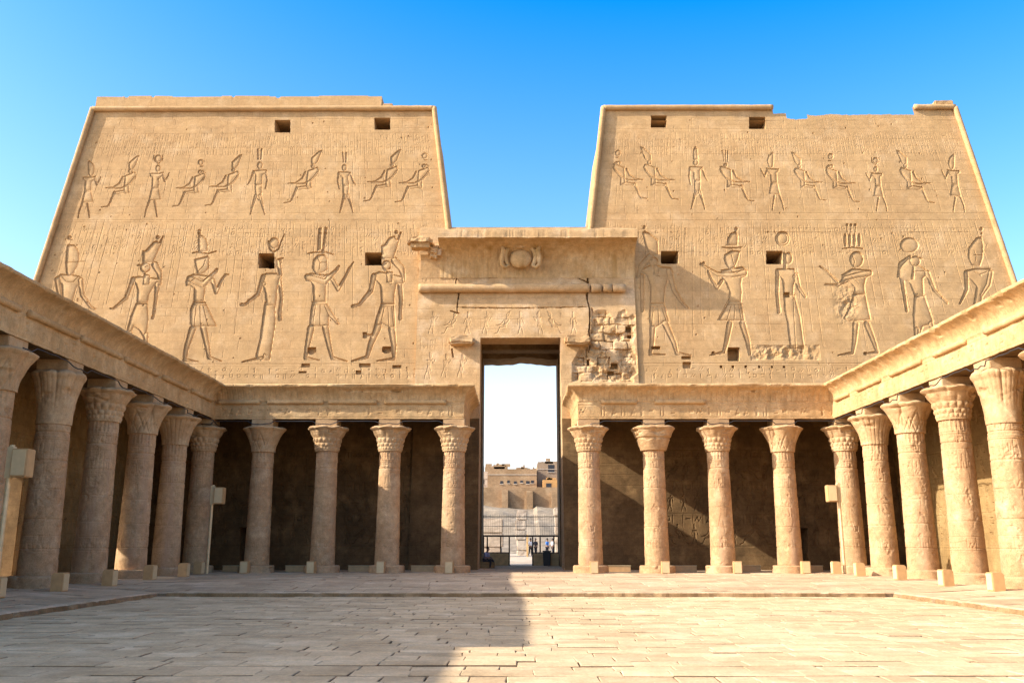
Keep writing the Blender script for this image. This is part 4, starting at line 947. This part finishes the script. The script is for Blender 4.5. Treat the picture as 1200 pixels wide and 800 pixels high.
cols = [
 # x, y, kind index, label
 (-13.05, 46, 2, 'column with a four-lobed lily capital nearest the left pole in the back row'),
 (-9.75, 46, 5, 'back row column with leafy capital, between the lily column and the one streaked with sun, left half'),
 (-6.5, 46, 4, 'back row column left of the gateway with a patch of sunlight high on its shaft'),
 (-3.2, 46, 5, 'column directly left of the gateway with a long sunlit strip down it'),
 (3.72, 46, 4, 'sunlit column directly right of the gateway with tiered leaf capital'),
 (7.05, 46, 3, 'sunlit column with a plain blocky angular capital, second right of the gateway'),
 (10.35, 46, 5, 'sunlit back row column with a leafy capital next to the blocky capital'),
 (13.7, 46, 6, 'sunlit back row column with lily capital beside the right lamp pole'),
 (-16.1, 45.9, 4, 'shaded corner column where the left and back colonnades meet'),
 (-16.1, 42.0, 1, 'left colonnade column with fluted bell-shaped papyrus capital, in shade'),
 (-16.1, 38.25, 6, 'left colonnade column whose foot catches a patch of sunlight'),
 (-16.1, 34.55, 4, 'left colonnade column with tiered leaf capital next to the palm capital'),
 (-16.1, 30.8, 0, 'shaded left column with a smooth palm capital and a carved figure on the shaft'),
 (-16.1, 27.1, 2, 'shaded column cut by the left edge of the photo behind the lamp box'),
 (16.84, 45.9, 4, 'corner column where the right and back colonnades meet, behind the right lamp pole'),
 (16.84, 42.0, 1, 'right colonnade column with fluted bell-shaped papyrus capital'),
 (16.84, 38.1, 2, 'right colonnade column with a lily capital, between papyrus and leafy ones'),
 (16.84, 34.2, 4, 'right colonnade column with heavy tiered leaf capital'),
 (16.84, 30.7, 0, 'right colonnade column with tall smooth palm capital near the photo edge'),
 (16.84, 27.2, 5, 'nearest right colonnade column, cut by the right edge of the photo'),
]
for n_, (x, y, k, lab) in enumerate(cols):
    if k not in used:
        used[k] = make_column(kinds[k][0], kinds[k][1], lab); o = used[k]
    else: o = copy_tree(used[k]); o['label'] = lab
    o.location = (x, y, FZ); o.rotation_euler = (0, 0, [0, .785, 1.571, 2.356, 3.1416][(n_*7) % 5] if n_ else 0)
    # keep the abacus square to the beam whatever the turn of the shaft
    for ch in [q for q in bpy.data.objects if q.parent == o and q.name.startswith('abacus')]: ch.rotation_euler = (0, 0, -o.rotation_euler.z)

# ------------------------------------------------------------------ LAMP HOUSINGS, POLES
def make_housing():
    root = thing('floodlight_box', 'x', 'floodlight', group='floodlight boxes at the feet of the columns')
    bm = bmesh.new(); P = [(-.19, 0), (.19, 0), (.19, .52), (.12, .59), (-.19, .59)]
    A = [bm.verts.new((-.2, y, z)) for y, z in P]; B = [bm.verts.new((.2, y, z)) for y, z in P]
    bm.faces.new(A); bm.faces.new(B[::-1])
    for i in range(5): bm.faces.new((A[i], A[(i+1) % 5], B[(i+1) % 5], B[i]))
    bm_obj('housing', bm, M['tan'], root, bevel=.012)
    box('front_plate', -.17, .17, -.215, -.193, .04, .55, M['tanlid'], root, .004)
    return root
hp = make_housing(); first = True
boxes = []
for x, lab in ((-13.25,'tan lamp box at the foot of the leftmost back row column with the lily capital'), (-10.0,'tan lamp box before the second back row column from the left corner'),
               (-6.62,'tan lamp box before the back row column with sunlight high on its shaft'), (-3.27,'tan lamp box at the foot of the column directly left of the gateway'),
               (3.78,'sunlit tan lamp box at the foot of the column directly right of the gateway'), (7.25,'sunlit lamp box before the column with the blocky capital'),
               (10.75,'sunlit lamp box before the third column right of the gateway'), (14.05,'sunlit lamp box before the back row column next to the right lamp pole')):
    boxes.append((x, 44.75, 0, lab))
for y, lab in ((43.9,'lamp box beside the left lamp pole in the corner'), (40.4,'tan lamp box between the papyrus column and the sun-patched column, left side'), (36.7,'tan lamp box right of the sunlit column foot, left side'),
               (33.1,'tan lamp box left of the sunlit column foot, left side'), (29.5,'tan lamp box between the palm column and the tiered one, left side'), (25.9,'tan lamp box cut by the left edge of the photo')):
    boxes.append((-14.65 if y < 43 else -15.2, y, math.pi/2, lab))
for y, lab in ((44.2,'lamp box right of the pole in the right corner'), (41.2,'lamp box before the papyrus column, right side'), (36.9,'lamp box before the lily column, right side'),
               (33.0,'lamp box before the heavy leafy column, right side'), (29.6,'largest lamp box at the far right before the palm column')):
    boxes.append((15.35, y, -math.pi/2, lab))
for (x, y, rz, lab) in boxes:
    o = hp if first else copy_tree(hp); first = False
    o.location = (x, y, walk_h(x, y)-.01); o.rotation_euler = (0, 0, rz+random.uniform(-.08, .08)); o['label'] = lab
# long low housings behind the back row
lp = None
for x, lab in ((-17.6+3.0,'long low lamp box by the dark side doorway at the left'), (-11.35,'long low lamp box behind and between the first two left back columns'), (-8.1,'long low lamp box seen left of the sun-streaked column'), (-4.85,'long low lamp box left of the column beside the gateway'),
               (5.3,'long low lamp box right of the first column past the gateway'), (8.7,'long low lamp box right of the blocky-capital column'), (12.0,'long low lamp box right of the third column past the gateway'), (15.2,'long low lamp box by the dark doorway at the right')):
    if lp is None:
        lp = thing('long_lamp_box', lab, 'floodlight', group='long lamp boxes on the portico floor')
        bm = bmesh.new(); add_box(bm, -.6, .6, -.15, .15, 0, .3); bm_obj('housing', bm, M['tan'], lp, bevel=.02)
        box('lid', -.62, .62, -.17, .17, .305, .335, M['tanlid'], lp, .005); o = lp
    else: o = copy_tree(lp); o['label'] = lab
    o.location = (x, 47.6, .29)
def lamp_pole(label, x, y, h, side, rz=0, sc=1):
    root = thing('lamp_pole', label, 'lamp pole', (x, y, .28), rz, 'lamp poles round the court')
    bm = bmesh.new(); tube(bm, [(0, 0, 0), (0, 0, h)], .07, 12); bm_obj('pole', bm, M['pole'], root, smooth=False)
    box('foot_plate', -.16, .16, -.16, .16, 0, .03, M['pole'], root)
    hd = box('lamp_head', side*.12 if side > 0 else side*.12-.46, side*.12+.46 if side > 0 else side*.12, -.22, .22, h-.92, h-.12, M['tan'], root, .02)
    a, b_ = (.12, .58) if side > 0 else (-.58, -.12)
    box('lamp_face', a+.04, b_-.04, -.245, -.224, h-.88, h-.16, M['tanlid'], hd, .004)
    box('bracket', min(0, side*.14), max(0, side*.14), -.03, .03, h-.6, h-.5, M['pole'], root)
    box('pole_clamp', -.09, .09, -.09, .09, h-.95, h-.05, M['tanlid'], root, .01)
    return root
lamp_pole('tan lamp pole in the left corner, its lamp box to the right of the pole', -14.9, 44.2, 4.25, 1)
lamp_pole('pale lamp pole in the right corner, its lamp box to the left of the pole', 15.75, 44.2, 4.35, -1)
lamp_pole('nearest lamp pole cut by the left edge of the photo, large shaded lamp box', -14.5, 25.6, 4.2, 1)

# ------------------------------------------------------------------ GATE AND PEOPLE IN THE PASSAGE
gt = thing('passage_gate', 'low wooden gate panels and iron rail with thin grille across the passage', 'gate', (.3, 61.0, .05))
def gb(name, *a, m='iron', parent=gt, bevel=0): return box(name, *a, M[m], parent, bevel)
for a, b_ in ((-2.55, -.80), (.80, 2.52)): 
    q = gb('wooden_panel', a, b_, -.04, .04, .06, 1.04, m='wood')
    gb('panel_rail', a, b_, -.06, .06, 1.045, 1.13, m='iron', parent=gt)
for x in (-2.5, -2.25, -1.35, -.78, .78, 1.28, 2.2, 2.5): gb('post', x-.045, x+.045, -.05, .05, 1.135 if x not in (-.78, .78) else .0, 2.12)
gb('top_rail', -2.56, 2.54, -.055, .055, 2.125, 2.24)
gr = gb('grille', -2.56, 2.54, -.02, .02, 3.42, 3.47); bm = bmesh.new(); 
for i in range(34):
    x = -2.5+i*5/33; add_box(bm, x-.005, x+.005, -.005, .005, 2.245, 3.60)
add_box(bm, -2.56, 2.54, -.012, .012, 2.80, 2.83)
bm_obj('grille_bars', bm, M['iron'], gr)
bn = thing('rubbish_bin', 'black upright bin standing against the right gate panel', 'bin', (2.0, 60.4, .28))
bm = bmesh.new(); add_box(bm, -.26, .26, -.25, .25, 0, .92)
for v in bm.verts:
    if v.co.z < .1: v.co.x *= .85; v.co.y *= .85
bm_obj('body', bm, M['dark'], bn, bevel=.02); box('lid', -.29, .29, -.28, .28, .925, 1.0, M['dark'], bn, .02)
bench = thing('stone_bench', 'low dark stone block under the seated person in the gateway', 'bench', (-1.75, 54.6, .25))
stone_block('block', -.55, .45, -.35, .35, 0, .43, M['wall'], bench, .03, 3, 1)

def skin_obj(name, pts, edges, mat, parent, lv=1):
    me = bpy.data.meshes.new(name); me.from_pydata([q[:3] for q in pts], edges, []); o = link_mesh(name, me, mat, parent)
    sk = o.modifiers.new('skin', 'SKIN'); sk.use_smooth_shade = True
    for i, q in enumerate(pts):
        r_ = q[3]; me.skin_vertices[0].data[i].radius = (r_, r_*(q[4] if len(q) > 4 else 1)) if True else None
    me.skin_vertices[0].data[0].use_root = True
    ss = o.modifiers.new('sub', 'SUBSURF'); ss.levels = lv; ss.render_levels = lv
    return o
def person(label, loc, rz, pose, shirt, trousers, bag=None, hair='hair'):
    root = thing('person', label, 'person', loc, rz, None)
    if pose == 'stand':
        hip, kn, an, toe = [(.09,0,.90,.085),(.10,-.02,.50,.058),(.10,.02,.09,.04),(.10,-.14,.04,.035)], 0, 0, 0
        pel = (0,0,.95,.12); ch = (0,0,1.28,.14); nk = (0,-.01,1.48,.055); hd0 = (0,-.02,1.58,.085); hd1 = (0,-.02,1.68,.09)
        legR = [(.09,0,.86,.085),(.10,-.02,.49,.058),(.10,.02,.09,.04),(.10,-.15,.04,.033)]
        legL = [(-.09,.03,.86,.085),(-.10,.08,.50,.058),(-.10,.20,.12,.04),(-.10,.06,.05,.033)]
        armR = [(.19,0,1.40,.055),(.24,.03,1.12,.042),(.22,-.08,.88,.03),(.21,-.12,.80,.032)]
        armL = [(-.19,0,1.40,.055),(-.25,-.02,1.13,.042),(-.20,-.18,1.02,.03),(-.16,-.24,1.02,.032)]
    else:
        pel = (0,.05,.53,.13); ch = (0,-.04,.86,.14); nk = (0,-.10,1.06,.055); hd0 = (0,-.13,1.15,.085); hd1 = (0,-.14,1.25,.09)
        legR = [(.10,0,.52,.09),(.14,-.42,.56,.062),(.13,-.46,.10,.042),(.13,-.60,.04,.033)]
        legL = [(-.10,0,.52,.09),(-.12,-.42,.52,.062),(-.12,-.34,.10,.042),(-.12,-.48,.04,.033)]
        armR = [(.19,-.04,.98,.055),(.25,-.12,.74,.042),(.14,-.34,.68,.03),(.08,-.38,.66,.032)]
        armL = [(-.19,-.04,.98,.055),(-.25,-.12,.74,.042),(-.10,-.34,.66,.03),(-.02,-.38,.65,.032)]
    pts = [pel, ch, nk, hd0, hd1]; ed = [(0,1),(1,2),(2,3),(3,4)]
    for lim, root_i in ((legR,0),(legL,0),(armR,1),(armL,1)):
        n0 = len(pts); pts += lim; ed.append((root_i, n0)); ed += [(n0+i, n0+i+1) for i in range(3)]
        # five short finger chains off each hand
        if root_i == 1:
            hx = Vector(lim[3][:3]); d = (hx-Vector(lim[2][:3])).normalized(); sd_ = d.cross(Vector((0,1,.2))).normalized()
    body = skin_obj('body', pts, ed, M['skin'], root, 1)
    for lim in (armR, armL):
        hx = Vector(lim[3][:3]); d = (hx-Vector(lim[2][:3])).normalized(); s_ = d.orthogonal().normalized()
        for k, (o_, L_) in enumerate(((-.03,.06),(-.011,.075),(.010,.078),(.03,.066))):
            bm = bmesh.new(); tube(bm, [hx+s_*o_, hx+s_*o_*1.1+d*L_*.6, hx+s_*o_*1.1+d*L_+Vector((0,-.01,-.015))], [.010,.009,.006], 6)
            bm_obj('finger', bm, M['skin'], body, smooth=True)
        bm = bmesh.new(); tube(bm, [hx-s_*.03-d*.02, hx-s_*.06+d*.02, hx-s_*.055+d*.045], [.011,.010,.007], 6)
        bm_obj('thumb', bm, M['skin'], body, smooth=True)
    def grow(lim, n, g): return [(q[0], q[1], q[2], q[3]*g) for q in lim[:n]]
    P = [(pel[0],pel[1],pel[2]+.02,pel[3]*1.12), (ch[0],ch[1],ch[2],ch[3]*1.12), (nk[0],nk[1],nk[2]-.06,.08)]; E2 = [(0,1),(1,2)]
    for lim in (armR, armL): n0 = len(P); P += grow(lim, 2, 1.25); E2 += [(1,n0),(n0,n0+1)]
    skin_obj('shirt', P, E2, M[shirt], root)
    P = [(pel[0],pel[1],pel[2]-.02,pel[3]*1.1)]; E2 = []
    for lim in (legR, legL): n0 = len(P); P += grow(lim, 3, 1.22); E2 += [(0,n0),(n0,n0+1),(n0+1,n0+2)]
    skin_obj('trousers', P, E2, M[trousers], root)
    # hair, face
    bm = bmesh.new(); bmesh.ops.create_uvsphere(bm, u_segments=14, v_segments=10, radius=.105)
    for v in bm.verts: v.co.z *= 1.05; v.co.y = v.co.y*1.05 if v.co.y > 0 else v.co.y*.62
    o = bm_obj('hair', bm, M[hair], root, smooth=True); o.location = (hd1[0], hd1[1]+.015, hd1[2]+.02)
    def bit(name, pts, rr, m='skin'):
        bm = bmesh.new(); tube(bm, pts, rr, 6); o = bm_obj(name, bm, M[m], body, smooth=True); o.location = (hd1[0], hd1[1], hd1[2]-.04)
    bit('nose', [(0,-.085,.02),(0,-.115,-.015),(0,-.09,-.02)], [.01,.016,.012]); bit('mouth', [(-.025,-.085,-.048),(.025,-.085,-.048)], .008)
    for s_ in (-1, 1): bit('eye', [(s_*.032,-.083,.022),(s_*.032,-.09,.022)], [.011,.007], 'hair'); bit('ear', [(s_*.09,0,.02),(s_*.1,.01,-.03)], [.018,.014])
    return root
person('person in a pale lilac shirt sitting on a block at the left of the gateway', (-1.82, 54.55, .21), math.radians(62), 'sit', 'shirt_lilac', 'trousers')
for (x, y, rz, sh, lab) in ((3.1, 92, 1.0, 'shirt_blue', 'standing person in a bright blue top seen through the right side of the gateway'),
                            (1.95, 93, -.6, 'shirt_dark', 'dark-dressed standing person seen left of the one in blue'),
                            (1.42, 92, .5, 'shirt_white', 'person in white at the left of the small group beyond the gateway'),
                            (3.7, 94, -1.2, 'shirt_white', 'person in white at the right of the group beyond the gateway')):
    person(lab, (x, y, .5), rz, 'stand', sh, 'trousers')

# ------------------------------------------------------------------ BEYOND THE GATE: forecourt, slope, retaining wall, houses
np_mesh('forecourt', [(-40,61.8,.12),(40,61.8,.12),(40,86,.5),(-40,86,.5),(40,118,.52),(-40,118,.52)], [(0,1,2,3),(3,2,4,5)], M['sand']); tag(bpy.data.objects['forecourt'], kind='structure')
# rubble slope as a displaced sheet
nx, ny = 150, 70; xs = np.linspace(-45, 45, nx); ys = np.linspace(106, 151, ny); X, Y = np.meshgrid(xs, ys)
rr = np.random.default_rng(77); T = np.clip((Y-112)/36, 0, 1)
Z = .0+T*(7.6-.05*X)+fbm((ny, nx), 10, 4, rr)*.5*T+fbm((ny, nx), 30, 2, rr)*.8*T-.05; Z = np.where(np.abs(X+3) < 6, Z-.4*T, Z)
o = np_mesh('rubble_slope', np.stack([X, Y, Z], -1).reshape(-1, 3), grid_faces(ny, nx), M['slope']); tag(o, kind='structure')
rw = thing('retaining_wall', 'brown brick retaining wall with buttresses below the houses', 'wall', (0, 150, 0))
stone_block('wall_face', -45, 45, -.6, 1.5, 4, 10.9, M['mudbrick'], rw, .10, 6, 1, .3)
for x in (-14, -8.6, -1.9, 2.2, 6.3, 11, 17): box('buttress', x-.55, x+.55, -1.3, -.6, 3.5, 10.4-.04*x, M['mudbrick'], rw, .05)
np_mesh('upper_terrace', [(-60,151,10.4),(60,151,10.4),(60,260,10.6),(-60,260,10.6)], [(0,1,2,3)], M['sand']); tag(bpy.data.objects['upper_terrace'], kind='structure')
def house(label, x0, x1, y0, y1, z0, z1, mat, wins, door=None, parapet=True, seed=0):
    root = thing('mud_brick_house', label, 'house', ((x0+x1)/2, y0, z0)); cx = (x0+x1)/2
    rnd = random.Random(seed)
    box('walls', x0-cx, x1-cx, 0, y1-y0, 0, z1-z0, M[mat], root, .04)
    for k in range(5):
        a = rnd.uniform(x0-cx, x1-cx-1); box('roof_parapet', a, a+rnd.uniform(.6, 2.2), .05, .35, z1-z0, z1-z0+rnd.uniform(.2, .7), M[mat], root, .03)
    for (wx, wz, ww, wh) in wins:
        f = box('window', wx-cx-ww/2, wx-cx+ww/2, -.04, .1, wz-z0, wz-z0+wh, M['dark'], root)
        box('window_sill', wx-cx-ww/2-.1, wx-cx+ww/2+.1, -.12, -.045, wz-z0-.1, wz-z0, M['cream'], f)
    return root
house('long brown mud brick house with a row of small dark windows above the retaining wall', -5.0, 3.6, 158, 168, 10.3, 14.6, 'mudbrick', [(-2.6,12,.5,.5),(-1.4,12.1,.45,.5),(-.2,12,.5,.45),(.9,12.2,.45,.4),(2.0,12,.6,.5),(2.8,12.1,.5,.5)], seed=1)
house('cream lit house end left of the long brown house', -9.6, -5.05, 159, 167, 10.3, 14.0, 'cream', [(-7.5,12,.6,.8),(-6,12,.6,.8)], seed=2)
house('taller tan house at the right with a large window under its roof', 3.7, 10.6, 160, 170, 10.3, 15.7, 'tanhouse', [(6.2,14.2,1.1,1.3),(8.8,14.1,.8,1.2)], seed=3)
house('orange plastered house front low at the right', 4.6, 9.5, 156.5, 159.9, 10.3, 12.6, 'ochre', [(5.6,10.6,.9,1.4),(8.3,10.9,1.0,1.2)], seed=4)
house('small pale house far behind the long brown house, left side', -6.5, -1.8, 185, 192, 10.4, 17.2, 'mudbrick', [(-5,15.4,.8,.7),(-3.3,15.4,.8,.7)], seed=5)
house('small cream house far behind, between the roofs', -.5, 2.6, 186, 194, 10.4, 16.3, 'cream', [(.3,15,.7,.7),(1.7,15,.7,.7)], seed=6)
house('unfinished roofline of a far brown house left of the taller tan one', 2.7, 6.0, 190, 197, 10.4, 16.8, 'mudbrick', [(4.2,15.4,.8,.7)], seed=7)
# ruins in the forecourt
def ruin(label, x, y, w_, d_, h, seed, mat='sand', n=3):
    root = thing('ruined_pier', label, 'ruin', (x, y, 0))
    z = 0; r = random.Random(seed)
    for k in range(n):
        hh = h/n; ox = r.uniform(-.1, .1); stone_block('stone_course', -w_/2+ox, w_/2+ox, -d_/2, d_/2, z, z+hh-.02, M[mat], root, .06, 2, seed+k); z += hh
ruin('broad pale ruined wall stub at the left behind the gate', -3.0, 92, 3.2, 3, 4.2, 1, 'cream')
ruin('tall narrow pale stone pier in the middle of the forecourt', .55, 98, 1.15, 1.2, 5.3, 2, 'cream', 5)
ruin('stacked stone pillar at the right edge of the doorway view', 4.1, 88, .8, .9, 5.2, 3, 'cream', 6)
pl = thing('dark_post', 'thin dark upright post beside the tall pale pier', 'post', (1.05, 88, 0)); box('shaft', -.09, .09, -.09, .09, 0, 2.6, M['wood'], pl, .01)
for k, (x, y, s_) in enumerate(((-3.4, 86, .55), (-2.7, 86.5, .6), (-2.0, 86, .5), (-1.4, 87, .45), (-3.0, 84.8, .4))):
    o = stone_block('boulder', -s_, s_, -s_*.8, s_*.8, 0, s_*1.3, M['cream'], None, .2, 3, 20+k, 1.5); o.location = (x, y, 0)
    tag(o, ['pale boulder farthest left behind the left gate panel','largest pale boulder behind the left gate panel','middle pale boulder behind the left gate panel','pale boulder farthest right of those behind the left gate panel','small pale boulder in front of the others behind the left gate'][k], 'boulder', 'pale boulders behind the gate')

# power cables laid along the tops of the capitals
def cable(label, pts, seed):
    r = random.Random(seed); bm = bmesh.new(); P = []
    for a, b_ in zip(pts, pts[1:]):
        a, b_ = Vector(a), Vector(b_); n = 14
        for i in range(n):
            t = i/n; q = a.lerp(b_, t); near = abs(t-round(t)) < .2; q.z += -.0 if near else .17; q += Vector((r.uniform(-.05, .05), r.uniform(-.05, .05), r.uniform(0, .07) if near else 0)); P.append(q)
    P.append(Vector(pts[-1])); tube(bm, P, .022, 6); o = bm_obj('power_cable', bm, M['dark'], None, smooth=True); tag(o, label, 'cable', 'power cables over the capitals')
zc = FZ+H_CAP1+.05
cable('black cable over the back row capitals left of the gateway', [(x, 46-.72, zc) for x in (-16.1,-13.05,-9.75,-6.5,-3.2)], 1)
cable('black cable over the back row capitals right of the gateway', [(x, 46-.72, zc) for x in (3.72,7.05,10.35,13.7,16.84)], 2)
cable('black cable over the capitals of the shaded left colonnade', [(-16.1+.72, y, zc) for y in (27.1,30.8,34.55,38.25,42.0,45.9)], 3)
cable('black cable over the capitals of the sunlit right colonnade', [(16.84-.72, y, zc) for y in (27.2,30.7,34.2,38.1,42.0,45.9)], 4)

bld = [q for q in bpy.data.objects if q.name.startswith('mud_brick_house')]
rc2 = random.Random(31)
for hse in bld[:4] + bld[4:]:
    w_ = [q for q in bpy.data.objects if q.parent == hse and q.name.startswith('walls')][0]; X0 = min(v.co.x for v in w_.data.vertices); X1 = max(v.co.x for v in w_.data.vertices); ZT_ = max(v.co.z for v in w_.data.vertices)
    if hse.name == 'mud_brick_house.003': continue
    for k in range(3):
        x = rc2.uniform(X0+.4, X1-.6); box('roof_rubble', x, x+rc2.uniform(.3, .9), .8, 1.6, ZT_+.002, ZT_+rc2.uniform(.3, 1.0), M[rc2.choice(['mudbrick','tanhouse','cream'])], hse, .03, .03)
    bm = bmesh.new(); x = rc2.uniform(X0+.6, X1-.6); tube(bm, [(x, 1, ZT_), (x+.05, 1, ZT_+1.3)], .03, 5); bm_obj('aerial_pole', bm, M['iron'], hse)
    box('ledge', X0+.02, X1-.02, -.09, -.005, ZT_-1.05, ZT_-.95, M['cream'], hse)
